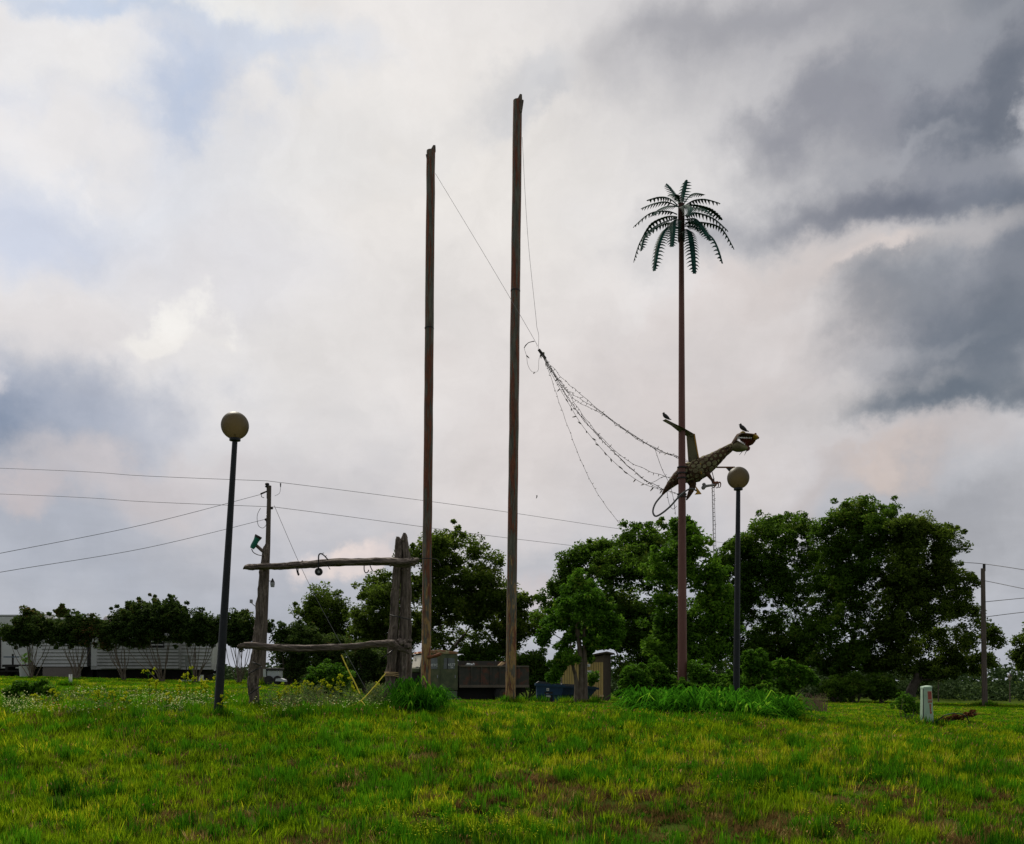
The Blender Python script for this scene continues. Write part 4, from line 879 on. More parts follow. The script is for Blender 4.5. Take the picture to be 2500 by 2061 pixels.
wire('thin cable from the tallest pole down to the hub of the light strings', [P(1074,282,33.9), P(1085,480,32.8), P(1102,650,31.6), P(1104,672,31.3), P(1108,690,31.2), P(1107,718,31)], .006, WIREL, n=20)
wire('short curl of cable above the hub', [q6(350,178,31), q6(300,190,31), q6(265,232,31)], .012, STRING, n=8)

# ------------------------------------------------------------------ lattice mast
MY = 68; mast = thing('lattice_mast', base(1472, MY), 'slim lattice mast with light strings rising behind the trees below the bone', 'mast')
a0, a1 = P(1466,985,MY), P(1478,1420,MY); w0, w1 = px(4.2,MY), px(8.2,MY)
for sx, sy in ((-.5,0),(.5,0),(0,.86)):
    MB().tube([Vector((a1.x+sx*w1, MY+sy*w1, base(1472,MY).z)), Vector((a0.x+sx*w0, MY+sy*w0, a0.z))], .016, 5).build('mast_leg', STRING, mast)
s = MB(); n = 52
for i in range(n):
    f = i/n; z = a0.z+(base(1472,MY).z-a0.z)*f; w = w0+(w1-w0)*f; x = a0.x+(a1.x-a0.x)*f
    s.tube([(x-w/2, MY, z), (x+w/2, MY, z)], .012, 4); s.tube([(x+w/2, MY, z), (x, MY+.86*w, z)], .012, 4)
b = s.build('rungs', STRING, mast); b['kind'] = 'stuff'
s = MB()
for i in range(110):
    f = i/110; z = a0.z+(base(1472,MY).z-a0.z)*f; w = w0+(w1-w0)*f; x = a0.x+(a1.x-a0.x)*f
    s.ball((x+random.choice((-.5,.5))*w+random.uniform(-.04,.04), MY-.05, z), .035, 4)
b = s.build('bulbs', BULB, mast); b['kind'] = 'stuff'
MB().tube(smooth_path([q4(860,742,MY), q4(875,800,MY), q4(885,850,MY), P(1466,985,MY)], 8), .03, 5).build('loose_string', STRING, mast)

# ------------------------------------------------------------------ utility poles and power lines
UY = 46; q2 = zm(500, 1150, 2.67)
up = thing('utility_pole', base(537, UY), 'brown wooden utility pole standing behind the gnarled post', 'utility pole')
MB().tube([base(537,UY)-Vector((0,0,.2)), P(545,1262,UY), P(551,1120,UY), P(554,999,UY)], [px(7.5,UY), px(6,UY), px(5,UY), px(4.1,UY)], 14).build('pole', UPOLE, up, smooth=True)
c = P(549.5, 1012, UY); s = MB(); s.tube([c-Vector((0,0,.3)), c+Vector((0,0,.22))], .03, 6); s.build('insulator_pin', BLACK, up)
s = MB(); s.lathe(c+Vector((0,0,.2)), [(.04,0),(.1,.03),(.1,.08),(.05,.1),(.1,.13),(.1,.18),(.06,.22)], 12); s.build('top_insulator', BLACK, up, smooth=True)
s = MB(); s.tube([P(550,1010,UY), P(536,1016,UY)], [.035,.045], 8); s.tube([P(537,1016,UY), P(538,1022,UY), P(543,1024,UY)], .018, 6); s.build('side_insulator', BLACK, up)
MB().ball(P(547,1068.5,UY), .07, 8).build('spool_insulator', BLACK, up); MB().ball(P(559,1045,UY), .07, 8).build('spool_insulator', BLACK, up)
MB().tube(smooth_path([P(536,1045,UY), P(529,1060,UY), P(531,1080,UY), P(540,1086,UY), P(547,1080,UY), P(547,1070,UY)], 20), .012, 5).build('jumper_wire', WIRE, up)
MB().tube(smooth_path([P(565,1020,UY-.1), P(575,1014,UY), P(577,1001,UY), P(577,996,UY)], 10), .009, 5).build('jumper_wire', WIREL, up)
MB().tube([P(577,1002,UY), P(577,994,UY)], [.02,.035], 6).build('wire_clamp', BLACK, up)
G8 = 'power lines crossing the sky'
wire('upper power line from the left edge to the top of the utility pole', [P(-900,935,80), P(0,963,58), P(300,979,50), P(549,989,UY)], .011, WIRE, 'power_line', 'power line', group=G8)
wire('upper power line from the utility pole to the treetops on the right', [P(549,989,UY), P(720,1010,UY+4), P(1000,1047,UY+9), P(1290,1090,UY+16), P(1500,1118,UY+24)], .011, WIRE, 'power_line', 'power line', group=G8)
wire('lower power line from the left edge to the side of the utility pole', [P(-900,985,80), P(0,1016,58), P(300,1032,50), P(549,1042,UY)], .011, WIRE, 'power_line', 'power line', group=G8)
wire('lower power line from the utility pole to the trees on the right', [P(558,1042,UY), P(720,1063,UY+4), P(1000,1101,UY+9), P(1200,1125,UY+16), P(1350,1145,UY+22)], .011, WIRE, 'power_line', 'power line', group=G8)
wire('service line rising from the left edge to the hanging insulator near the pole top', [P(-300,1195,28), P(0,1138,34), P(300,1078,40), P(536,1017,UY)], .010, WIRE, 'power_line', 'power line', group=G8)
wire('lowest service line rising from the left edge to the spool on the utility pole', [P(-300,1233,28), P(0,1177,34), P(300,1127,40), P(546,1068,UY)], .010, WIRE, 'power_line', 'power line', group=G8)
wire('guy wire slanting down to the right from the utility pole', [P(564,1040,UY), P(640,1210,UY-1), Vector(base(762,UY-3))], .010, WIRE, 'guy_wire', 'wire')
u2 = thing('utility_pole', base(2025, 57), 'plain brown utility pole near the right edge of the field', 'utility pole')
MB().tube([base(2025.5,57)-Vector((0,0,.2)), P(2023,1300,57), P(2021.5,1169,57)], [px(5.6,57), px(4.9,57), px(4.1,57)], 12).build('pole', UPOLE, u2, smooth=True)
c = P(2024,1164,57); MB().tube([c-Vector((0,0,.3)), c+Vector((0,0,.12))], [.08,.08], 8).build('insulator_pin', BLACK, u2)
for lab, pts in (('top line through the right utility pole', [P(1985,1157,60), P(2024,1160,57), P(2106,1172,53), P(2300,1205,46)]),
 ('second line below the top of the right utility pole', [P(1999,1193,60), P(2022,1194,57), P(2106,1211,53), P(2300,1250,46)]),
 ('third line rising to the right from the right utility pole', [P(2024,1238,57), P(2106,1230,53), P(2300,1212,46)]),
 ('lowest line rising to the right from the right utility pole', [P(2026,1269,57), P(2106,1259,53), P(2300,1238,46)])):
    wire(lab, pts, .018, WIRE, 'power_line', 'power line', n=12, group=G8)
# fixtures on the poles
ln_ = thing('wall_lantern', P(560,1200,UY), 'small grey lantern bracketed to the right side of the utility pole', 'lantern')
c = P(560.5,1196,UY); MB().tube([P(552,1195,UY), P(559,1195,UY)], .02, 6).build('bracket', GREYM, ln_)
MB().lathe(c, [(.11,-.04),(.04,.10),(.015,.15)], 6).build('lantern_top', BLACK, ln_)
MB().lathe(c-Vector((0,0,.26)), [(.085,0),(.11,.16),(.10,.215)], 6).build('lantern_body', GREYM, ln_)
ds = thing('satellite_dish', P(528,1240,UY), 'grey satellite dish with its feed arm, on the left of the pole', 'satellite dish')
s = MB(); c = P(531,1240,UY); nrm = Vector((-.8,-.5,.25)).normalized(); a = nrm.cross(Vector((0,0,1))).normalized(); b = a.cross(nrm); vs = [c-nrm*.06]
for rr_ in (.14,.26):
    for k in range(16): vs.append(c+a*rr_*math.cos(k*.3927)+b*rr_*1.05*math.sin(k*.3927)+nrm*(rr_*rr_*.9-.06))
fs = [(0, 1+k, 1+(k+1) % 16) for k in range(16)]+[(1+k, 17+k, 17+(k+1) % 16, 1+(k+1) % 16) for k in range(16)]
s.add(vs, fs); s.build('reflector', GREYM, ds, smooth=True)
MB().tube([P(530,1251,UY), P(517,1240,UY-.1)], .02, 6).build('feed_arm', GREYM, ds)
MB().box(P(513.5,1240,UY-.15), P(520,1233.5,UY)).build('feed_horn', GREYM, ds)

# ------------------------------------------------------------------ timber frame
GY0 = 20.0
fr = thing('timber_frame', base(670, GY0), 'rustic timber frame of gnarled grey posts with two crossbeams and iron hooks', 'timber frame')
def log(nm, pts, radpx, Y, m, n=None, seg=16, jit=.16, knots=0, sq=1.0):
    raw = [P(x, y, Y+(d[0] if d else 0)) for x, y, *d in pts]; n = n or 40
    pp = smooth_path(raw, n); rr_ = lerp_list([px(r, Y) for r in radpx], n)
    T = (pp[-1]-pp[0]).normalized(); ax = Vector((1,0,0)) if abs(T.z) > .5 else Vector((0,0,1))
    s = MB(); vs = []; up_ = Vector((0,1,0)); ph = random.uniform(0, 9)
    for i, p in enumerate(pp):
        p = p+ax*px(.9, Y)*math.sin(i*.7+ph)*.6; w = T.cross(up_).normalized()
        for k in range(seg):
            a = 2*math.pi*k/seg
            q = 1+.10*math.sin(3*a+ph)+.07*math.sin(5*a+i*.25+ph)+random.uniform(-jit, jit)*.6+.05*math.sin(i*1.3+2*a)
            vs.append(p+(up_*math.cos(a)*sq+w*math.sin(a))*rr_[i]*q)
    fs = [(i*seg+k, i*seg+(k+1) % seg, (i+1)*seg+(k+1) % seg, (i+1)*seg+k) for i in range(n) for k in range(seg)]
    s.add(vs, fs+[tuple(reversed(range(seg))), tuple(range(n*seg, (n+1)*seg))])
    for k in range(knots):
        i = random.randrange(3, n-3); a = random.uniform(-2.2, 2.2); w = T.cross(up_).normalized()
        d = (-up_*math.cos(a)+w*math.sin(a)); c0 = pp[i]+d*rr_[i]*.7; s.tube([c0, c0+d*rr_[i]*.45+T*rr_[i]*.2], [rr_[i]*.45, rr_[i]*.18], 7)
    return s.build(nm, m, fr)
log('gnarled_post', [(549,1118),(547,1135),(545,1165),(541,1205),(537,1250),(531,1300),(529,1335),(524,1375),(521,1405),(523,1435),(526,1466)], [3,7.5,8.2,9,10,9,9.5,10.5,11,10.5,11.5], GY0, LOG, n=60, knots=9)
log('upper_beam', [(500,1169,-.32),(512,1166,-.32),(557,1165,-.32),(610,1162.5,-.32),(673,1158,-.32),(768,1154.5,-.32),(831,1157,-.32),(850,1155,-.32),(862,1151,-.32)], [1.5,6,6.3,7.5,7.5,7.2,9.5,9,2], GY0, LOGX, n=60, knots=6)
log('lower_beam', [(488,1330,-.34),(505,1327,-.34),(560,1331,-.34),(610,1333,-.34),(705,1331,-.34),(768,1325,-.34),(806,1323,-.34),(822,1332,-.34),(842,1342,-.34)], [2,6.5,7,7,6.8,6.5,7.5,7,3], GY0, LOGX, n=60, knots=4)
log('double_post', [(818,1104),(820,1120),(818,1160),(814,1215),(811,1270),(808,1330),(805,1390),(800,1456)], [3.5,7,7.8,8.5,9,9.5,10.5,13], GY0, LOG, n=50, knots=4)
log('double_post', [(832,1096,.06),(832,1112,.06),(833,1160,.06),(832,1215,.06),(831,1270,.06),(828,1330,.06),(826,1390,.06),(823,1450,.06)], [2.5,7.5,8,8.5,8.5,9.5,11,13.5], GY0, LOG, n=50, knots=5)
log('rear_post', [(839,1135,.4),(840,1200,.4),(840,1270,.4),(840,1350,.4),(838,1452,.4)], [5,5.5,6,7,8], GY0, LOG, n=40, knots=3)
for (x, y, r, d) in ((828,1322,8.5,-.35),(838,1329,7,-.38),(843,1318,5,-.3),(822,1318,6,-.2)):
    pp = P(x, y, GY0+d); s = MB(); s.ball(pp, px(r, GY0), 10, (1.1,1,.85)); s.v = [(v[0]+random.uniform(-.012,.012), v[1], v[2]+random.uniform(-.015,.015)) for v in s.v]; s.build('knotted_stub', LOG, fr)
for i, (a, b) in enumerate((((803,1265),(842,1274)),((512,1385),(538,1372)),((512,1428),(536,1412)),((519,1362),(535,1368)),((790,1352),(808,1337)))):
    MB().tube(smooth_path([P(*a, GY0-.14), P((a[0]+b[0])/2, (a[1]+b[1])/2, GY0-.30), P(*b, GY0-.14)], 8), px(1.5, GY0), 6).build('lashing', BLACK, fr)
for k in range(3): MB().tube(smooth_path([P(791,1383+k*3.5,GY0-.05), P(806,1383+k*3,GY0-.25), P(819,1384+k*4,GY0-.05)], 8), px(1.1, GY0), 6).build('rope_wrap', ROPE, fr)
MB().tube(smooth_path([P(845,1153,GY0-.3), P(862,1149.5,GY0-.2), P(885,1148.5,GY0-.1), P(900,1152,GY0), P(906,1164,GY0)], 14), px(1, GY0), 6).build('wire_end', BLACK, fr)
# ironwork hanging from the upper beam
def iron(nm, label, cat, pts, r, extra=None):
    t = thing(nm, P(*pts[0], GY0-.4), label, cat); MB().tube(smooth_path([P(x, y, GY0-.42) for x, y in pts], 16), r, 6).build('shank', BLACK, t, smooth=True); return t
pk = iron('pulley_block', 'round black pulley hanging on a bent iron hook at the middle of the upper beam', 'pulley', [(655,1168),(655,1152),(656,1141),(661,1139),(668,1144),(675,1152)], .014)
MB().tube([P(655.5,1176,GY0-.50), P(655.5,1176,GY0-.34)], px(8, GY0), 20).build('sheave', BLACK, pk, smooth=True)
MB().tube([P(655.5,1176,GY0-.515), P(655.5,1176,GY0-.50)], px(2.6, GY0), 12).build('axle_cap', GREYM, pk)
for a, b in (((661,1139),(666,1137)),((668,1144),(672,1143))): MB().tube([P(*a, GY0-.42), P(*b, GY0-.42)], .007, 5).build('barb', BLACK, pk)
iron('iron_hook', 'thin iron hook under the left part of the upper beam', 'hook', [(609.5,1166),(611,1176),(613.5,1183),(615,1181),(613,1176),(613,1169)], .011)
iron('iron_hook', 'J shaped iron hook under the right part of the upper beam', 'hook', [(749,1162),(749,1172),(752,1178),(757,1176),(758,1172)], .011)
iron('iron_spike', 'bent iron spike just right of the J shaped hook', 'hook', [(760,1160),(763,1168),(766,1174)], .010)
iron('iron_spike', 'thin spike hanging from the beam right of the pulley', 'hook', [(674,1158),(676,1166),(679,1171)], .008)
# floodlight on the gnarled post
fl = thing('floodlight', P(530,1125,GY0), 'teal floodlight on an angled arm at the top of the gnarled post', 'floodlight')
a, b = P(518,1128,GY0-.1), P(530,1106,GY0-.1); MB().tube([a, a.lerp(b, .2), a.lerp(b, .75), b], [px(4,GY0), px(5.4,GY0), px(5.5,GY0), px(7,GY0)], 14).build('housing', TEAL, fl, smooth=True)
MB().tube([b-(b-a)*.02, b+(b-a)*.18], [px(7.2,GY0), px(7.6,GY0)], 14).build('rim', BLACK, fl, smooth=True)
MB().tube([P(525,1120,GY0-.08), P(543,1136,GY0-.05)], px(3.4,GY0), 8).build('arm', UPOLE, fl)
MB().tube(smooth_path([P(517.5,1129,GY0-.1), P(521,1136,GY0-.1), P(530,1141,GY0-.08), P(540,1143,GY0-.05)], 10), px(.9,GY0), 5).build('cable', BLACK, fl)
# yellow straps
def strap(label, pts, r=.011):
    o = MB().tube(smooth_path([P(x, y, Yd) for x, y, Yd in pts], 16), r, 6).build('yellow_strap', YROPE, loc=P(*pts[0])); tag(o, label, 'strap', 'yellow straps')
strap('yellow strap hanging from the lower beam down into the weeds', [(702,1347,19.7),(716,1378,19.6),(730,1405,19.5),(740,1427,19.4)], .013)
strap('yellow strap stretched from the double post down to the left weeds', [(793,1385,19.8),(770,1412,19.6),(744,1440,19.4),(722,1452,19.3),(698,1460,19.2)])
strap('short yellow strap tail running down right from the crossing', [(742,1440,19.4),(750,1450,19.3),(759,1461,19.2)])

# ------------------------------------------------------------------ trailers
TY0 = 56.0
def ribbed(m, x0, x1, z0, z1, Y, step=.20, dep=.07):
    """horizontal lap siding"""
    n = int(round((z1-z0)/step)); 
    for i in range(n):
        a = z0+(z1-z0)*i/n; b = z0+(z1-z0)*(i+1)/n
        m.add([(x0,Y-dep,a),(x1,Y-dep,a),(x1,Y,b),(x0,Y,b)], [(0,1,2,3)]); m.add([(x0,Y,b),(x1,Y,b),(x1,Y-dep,b),(x0,Y-dep,b)], [(0,1,2,3)])
def X_(p, Y=TY0): return (p-CX)*Y/F
def Z_(p, Y=TY0): return CZ-(p-HY)*Y/F
def windowed(parent, x0, x1, z0, z1, Y):
    w = MB(); fx = .05
    for a, b in (((x0-fx,Y-.07,z0-fx),(x1+fx,Y-.03,z0)), ((x0-fx,Y-.07,z1),(x1+fx,Y-.03,z1+fx)), ((x0-fx,Y-.07,z0),(x0,Y-.03,z1)), ((x1,Y-.07,z0),(x1+fx,Y-.03,z1)), (((x0+x1)/2-.02,Y-.065,z0),((x0+x1)/2+.02,Y-.035,z1))): w.box(a, b)
    f = w.build('window_frame', BLACK, parent); MB().box((x0,Y-.045,z0), (x1,Y-.033,z1)).build('pane', DGLASS, f)
g0 = base(120, TY0).z
tA = thing('travel_trailer', (X_(122), TY0, g0), 'white ribbed trailer with lattice skirting, second from the left edge', 'trailer', 'white trailers')
m = MB(); ribbed(m, X_(64), X_(183), Z_(1371), Z_(1276), TY0); m.box((X_(64),TY0+.001,Z_(1371)), (X_(183),TY0+2.4,Z_(1276))); m.build('body', SIDING, tA)
m = MB(); m.add([(X_(66),TY0-.05,Z_(1368)),(X_(88),TY0-.05,Z_(1368)),(X_(88),TY0-.05,Z_(1295)),(X_(58),TY0-.05,Z_(1295)),(X_(66),TY0+.4,Z_(1368)),(X_(88),TY0+.4,Z_(1368)),(X_(88),TY0+.4,Z_(1295)),(X_(58),TY0+.4,Z_(1295))], [(0,1,2,3),(3,2,6,7),(0,3,7,4)]); m.build('nose_panel', CREAM, tA)
MB().box((X_(56),TY0-.08,Z_(1276)), (X_(184),TY0+2.45,Z_(1271))).build('roof', ROOFW, tA, bevel=.03)
MB().box((X_(61),TY0+.5,Z_(1270.5)), (X_(89),TY0+1.4,Z_(1261))).build('roof_air_conditioner', ROOFW, tA, bevel=.05)
windowed(tA, X_(128), X_(161), Z_(1326), Z_(1304), TY0)
MB().box((X_(180.5),TY0-.09,Z_(1371)), (X_(184),TY0+.0,Z_(1276))).build('dark_gap_strip', BLACK, tA)  # shade of the gap between the trailers, put in as a black strip
MB().box((X_(70),TY0+.5,g0-.1), (X_(183),TY0+2.2,Z_(1371.2))).build('chassis', DARK, tA)
m = MB(); x0, x1, z0, z1 = X_(88), X_(166), g0, Z_(1372)
for i in range(34):
    for sg in (-1, 1):
        xs_ = x0+(x1-x0+(z1-z0))*i/34-(z1-z0 if sg > 0 else 0)
        a = Vector((xs_, TY0-.02*sg, z0)); b = Vector((xs_+sg*(z1-z0), TY0-.02*sg, z1))
        if sg < 0: a = a; 
        # clip to the panel
        lo = max(0, (x0-a.x)/(b.x-a.x) if b.x > a.x else (x1-a.x)/(b.x-a.x)); hi = min(1, (x1-a.x)/(b.x-a.x) if b.x > a.x else (x0-a.x)/(b.x-a.x))
        if hi-lo < .05: continue
        p, q = a.lerp(b, lo), a.lerp(b, hi); m.add([p+Vector((-.03,0,0)), p+Vector((.03,0,0)), q+Vector((.03,0,0)), q+Vector((-.03,0,0)), p+Vector((-.03,.015,0)), p+Vector((.03,.015,0)), q+Vector((.03,.015,0)), q+Vector((-.03,.015,0))], [(0,1,2,3),(7,6,5,4),(0,3,7,4),(1,5,6,2)])
o = m.build('lattice_skirt', LATT, tA); o['kind'] = 'stuff'
tB = thing('travel_trailer', (X_(310), TY0, base(310, TY0).z), 'long white ribbed trailer with a slide out, ending by the left lamp', 'trailer', 'white trailers')
m = MB(); ribbed(m, X_(372), X_(435), Z_(1377), Z_(1290), TY0); m.box((X_(187),TY0+.001,Z_(1377)), (X_(435),TY0+2.4,Z_(1281))); m.build('body', SIDING, tB)
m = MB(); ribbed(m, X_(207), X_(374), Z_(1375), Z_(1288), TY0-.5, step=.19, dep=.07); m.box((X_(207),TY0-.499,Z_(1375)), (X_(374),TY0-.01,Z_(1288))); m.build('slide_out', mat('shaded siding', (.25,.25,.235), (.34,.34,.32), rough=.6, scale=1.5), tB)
MB().box((X_(188),TY0-.02,Z_(1370)), (X_(206.5),TY0+.0,Z_(1290))).build('smooth_panel', CREAM, tB)
MB().box((X_(186),TY0-.06,Z_(1281)), (X_(436),TY0+2.45,Z_(1277))).build('roof', mat('rusty roof edge', (.30,.18,.15), (.45,.42,.40), scale=2), tB, bevel=.03)
m = MB(); m.lathe((X_(212),TY0+.9,Z_(1277)), [(.34,0),(.34,.18),(.26,.32),(.1,.38)], 16); m.build('roof_vent', ROOFW, tB, smooth=True)
windowed(tB, X_(292), X_(343), Z_(1331), Z_(1302), TY0-.5)
MB().box((X_(195),TY0+.3,base(310,TY0).z-.1), (X_(415),TY0+2.2,Z_(1377.2))).build('chassis', DARK, tB)
m = MB(); m.tube([(X_(432),TY0+.5,Z_(1382)), (X_(441),TY0+.5,Z_(1380))], .07, 8); m.tube([(X_(440),TY0+.5,Z_(1384)), (X_(441),TY0+.5,Z_(1366))], .04, 6); m.tube([(X_(420),TY0+.5,Z_(1386)), (X_(441),TY0+.5,Z_(1383))], .05, 6); m.build('rear_bumper', BLACK, tB)
tC = thing('travel_trailer', (X_(20), TY0, base(20, TY0).z), 'smooth cream trailer cut off by the left edge, with a raised front', 'trailer', 'white trailers')
MB().box((X_(-160),TY0-.3,Z_(1292)), (X_(56),TY0+2.1,Z_(1268))).build('overhang', CREAM, tC, bevel=.08)
MB().box((X_(-160),TY0-.2,Z_(1375)), (X_(60),TY0+2,Z_(1292.2))).build('body', CREAM, tC, bevel=.03)
MB().box((X_(-160),TY0-.33,Z_(1268)), (X_(57),TY0+2.15,Z_(1265))).build('roof', ROOFW, tC)
MB().box((X_(2),TY0-.25,Z_(1375)), (X_(6),TY0-.21,Z_(1300))).build('door_edge', BLACK, tC)
MB().box((X_(-160),TY0+.3,base(20,TY0).z-.1), (X_(50),TY0+1.9,Z_(1375.2))).build('chassis', DARK, tC)
# bits around the trailers
t = thing('picnic_table', base(38, 54), 'dark picnic table with a post and crossboard in front of the cream trailer', 'table')
z = base(38, 54).z; X54 = lambda p: X_(p, 54); Z54 = lambda p: Z_(p, 54)
MB().box((X54(12),53.6,Z54(1372)), (X54(64),54.5,Z54(1367))).build('tabletop', DARK, t)
MB().box((X54(16),53.2,Z54(1382)), (X54(60),53.5,Z54(1379))).build('bench', DARK, t)
for p in (20, 56): MB().box((X54(p),53.5,z-.05), (X54(p)+.12,54.4,Z54(1372))).build('leg', DARK, t)
MB().box((X54(24.2),54.0,Z54(1367)), (X54(27),54.08,Z54(1345))).build('umbrella_pole', DARK, t); MB().box((X54(8),53.95,Z54(1352.5)), (X54(40),54.0,Z54(1350))).build('crossboard', mat('blue grey board', (.08,.11,.14), rough=.7), t)
t = thing('planter', base(55, 53), 'pale planter with a green bush beside the trailer nose', 'planter')
m = MB(); m.lathe(tuple(base(53,53)), [(.28,0),(.34,.62),(.30,.62)], 14); m.build('pot', ROOFW, t, smooth=True)
Vv, Q = leaves([tuple(P(53+dx, 1352+dy, 53)) for dx, dy in ((-4,0),(3,-4),(0,6),(4,6),(-3,9))], [.2]*5, 40, .1, seed=60); fast_mesh('foliage', Vv, Q, BRIGHT, t)
t = thing('sign_board', base(387, 51), 'small grey board on two thin legs in front of the long trailer', 'sign')
z = base(387,51).z; MB().box((X_(380.5,51),51,Z_(1371,51)), (X_(392.5,51),51.04,Z_(1350,51))).build('board', GREYM, t)
for p in (382, 387): MB().tube([(X_(p-1.5,51),51,z), (X_(p+1.5,51),51,Z_(1371,51))], .025, 5).build('leg', BLACK, t)
t = thing('marker_post', base(143.5, 36), 'short white forked marker post in the lawn at the left', 'post')
z = base(143.5,36).z; X36 = lambda p: X_(p, 36)
MB().box((X36(141.2),36,z-.05), (X36(147.2),36.06,Z_(1394,36))).build('post', WHITE, t)
for a, b in ((141.2,143),(145.6,147.2)): MB().box((X36(a),36,Z_(1394,36)+.001), (X36(b),36.06,Z_(1387,36))).build('prong', WHITE, t)
t = thing('concrete_block', base(405, 52), 'pale broken slab lying under the end of the long trailer', 'slab')
s = MB(); s.box((X_(366,52),52,base(405,52).z-.02), (X_(424,52),52.3,base(405,52).z+.12)); s.build('slab', CREAM, t)
for a, h in ((408,.3),(415,.38),(398,.22)): MB().box((X_(a,52),51.7,base(405,52).z), (X_(a+4.5,52),51.95,base(405,52).z+h)).build('rubble', CREAM, t)
t = thing('utility_cart', base(560, 44), 'white cart with a black top parked behind the gnarled post', 'cart')
z = base(560,44).z; X44 = lambda p: X_(p, 44); Z44 = lambda p: Z_(p, 44)
MB().box((X44(549),44,Z44(1396)), (X44(573),44.8,Z44(1379))).build('body', mat('dull white', (.36,.38,.38), rough=.5), t, bevel=.03)
MB().box((X44(547),43.95,Z44(1379)), (X44(575),44.9,Z44(1374))).build('top', BLACK, t, bevel=.02)
MB().box((X44(541),44,Z44(1392)), (X44(547),44.6,Z44(1376))).build('side_panel', mat('dull white b', (.42,.43,.42), rough=.5), t)
MB().plate([P(569,1401,43.7), P(588,1402,43.7), P(587,1398,43.7), P(579,1395,43.7), P(570,1396,43.7)], (0,.5,0)).build('front_fender', mat('dull white c', (.42,.44,.46), rough=.4), t, smooth=True)
for p in (553, 571): MB().tube([P(p,1399,43.9), P(p,1399,44.1)], .2, 14).build('wheel', TYRE, t, smooth=True)

# ------------------------------------------------------------------ truck
TRY = 47.0; phi = R(17); sc = TRY/F
gzt = P(0,1447,TRY).z
A0 = P(1086, 1447, TRY)     # near rear corner on the ground
trk = thing('dump_truck', A0, 'abandoned army green dump truck with a rusty load bed and chalk writing on its windows', 'truck')
# local frame: x forwards (picture left), y away from the viewer, z up
Tm = Matrix.Translation(A0) @ Matrix(((-math.cos(phi), -math.sin(phi), 0, 0), (-math.sin(phi), math.cos(phi), 0, 0), (0,0,1,0), (0,0,0,1)))
def tb(nm, a, b, m, bevel=0, parent=None):
    s = MB(); s.box(a, b); s.T = Tm; return s.build(nm, m, parent or trk, bevel=bevel)
bl = 3.30; cf = 5.15; zt = 1.72; zb = .88
# load bed
tb('bed_side', (0,0,zb), (bl,.06,zt), BEDM); tb('bed_side', (0,2.1,zb), (bl,2.16,zt+.32), BEDM); tb('bed_floor', (0,.06,zb-.06), (bl,2.1,zb+.02), BEDM)
tb('tailgate', (-.05,0,zb), (.0,2.16,zt), BEDM); tb('headboard', (bl,0,zb), (bl+.05,2.16,zt+.05), BEDM)
tb('top_rail', (-.04,-.05,zt), (bl+.04,.09,zt+.07), mat('bed rail', (.09,.08,.06), (.15,.12,.09), scale=4)); tb('bottom_rail', (-.04,-.06,zb-.12), (bl+.04,.08,zb), mat('bed rail b', (.11,.09,.07), (.15,.12,.09), scale=4))
for x in (.42, .88, 1.35, 1.80, 2.25, 2.72): tb('stake', (x,-.05,zb+.002), (x+.07,-.001,zt-.002), BEDM)
tb('chassis_rail', (-.0,.5,.52), (bl+.6,.65,.76), DARK); tb('chassis_rail', (-.0,1.5,.52), (bl+.6,1.65,.76), DARK); tb('underbody_shade_fill', (.3,.4,.22), (bl+.9,1.8,.87), DARK)  # underbody carried down as a dark block for the shade beneath the truck
# cab
s = MB(); c0, c1 = bl+.1, cf; prof = [(c0,.62),(c0,2.2),(c0+.05,2.34),(c1-.22,2.36),(c1-.12,2.28),(c1,1.66),(c1,.62)]
vs = [(x, .0, z) for x, z in prof]+[(x, 2.1, z) for x, z in prof]; n = len(prof)
s.add(vs, [tuple(range(n)), tuple(reversed(range(n, 2*n)))]+[(i, n+i, n+(i+1) % n, (i+1) % n) for i in range(n)]); s.T = Tm; s.build('cab', TGREEN, trk, bevel=.04)
s = MB(); s.add([(c0-.02,-.03,2.30),(c0+.04,-.03,2.40),((c0+c1)/2,-.03,2.50),(c1-.2,-.03,2.44),(c1-.02,-.03,2.34),(c0-.02,2.13,2.30),(c0+.04,2.13,2.40),((c0+c1)/2,2.13,2.50),(c1-.2,2.13,2.44),(c1-.02,2.13,2.34)], [(0,1,2,3,4),(9,8,7,6,5),(0,5,6,1),(1,6,7,2),(2,7,8,3),(3,8,9,4),(4,9,5,0)]); s.T = Tm; s.build('cab_roof', TROOF, trk, bevel=.02)
for y in (.35, .6, 1.5): tb('marker_light', (c1-.10,y,2.365), (c1-.02,y+.12,2.42), mat('amber lens', (.55,.12,.03), rough=.4))
def qd(nm, pts, m, parent=None, off=(0,-.012,0)):
    s = MB(); s.plate(pts, off); s.T = Tm; return s.build(nm, m, parent or trk)
yw = -.008
d1 = qd('rear_door', [(c0+.06,yw,.72),(c0+.82,yw,.72),(c0+.82,yw,2.22),(c0+.10,yw,2.22)], TGREEN, off=(0,-.016,0))
d2 = qd('front_door', [(c0+.90,yw,.72),(c1-.10,yw,.72),(c1-.10,yw,1.68),(c1-.22,yw,2.22),(c0+.90,yw,2.22)], TGREEN, off=(0,-.016,0))
w1_ = qd('side_window', [(c0+.16,yw-.02,1.62),(c0+.70,yw-.02,1.62),(c0+.66,yw-.02,2.12),(c0+.18,yw-.02,2.12)], GLASS, off=(0,-.01,0))
w2_ = qd('side_window', [(c0+.98,yw-.02,1.62),(c1-.22,yw-.02,1.62),(c1-.30,yw-.02,2.12),(c0+.98,yw-.02,2.12)], GLASS, off=(0,-.01,0))
qd('window_divider', [(c0+.50,yw-.03,1.62),(c0+.53,yw-.03,1.62),(c0+.51,yw-.03,2.12),(c0+.48,yw-.03,2.12)], DARK)
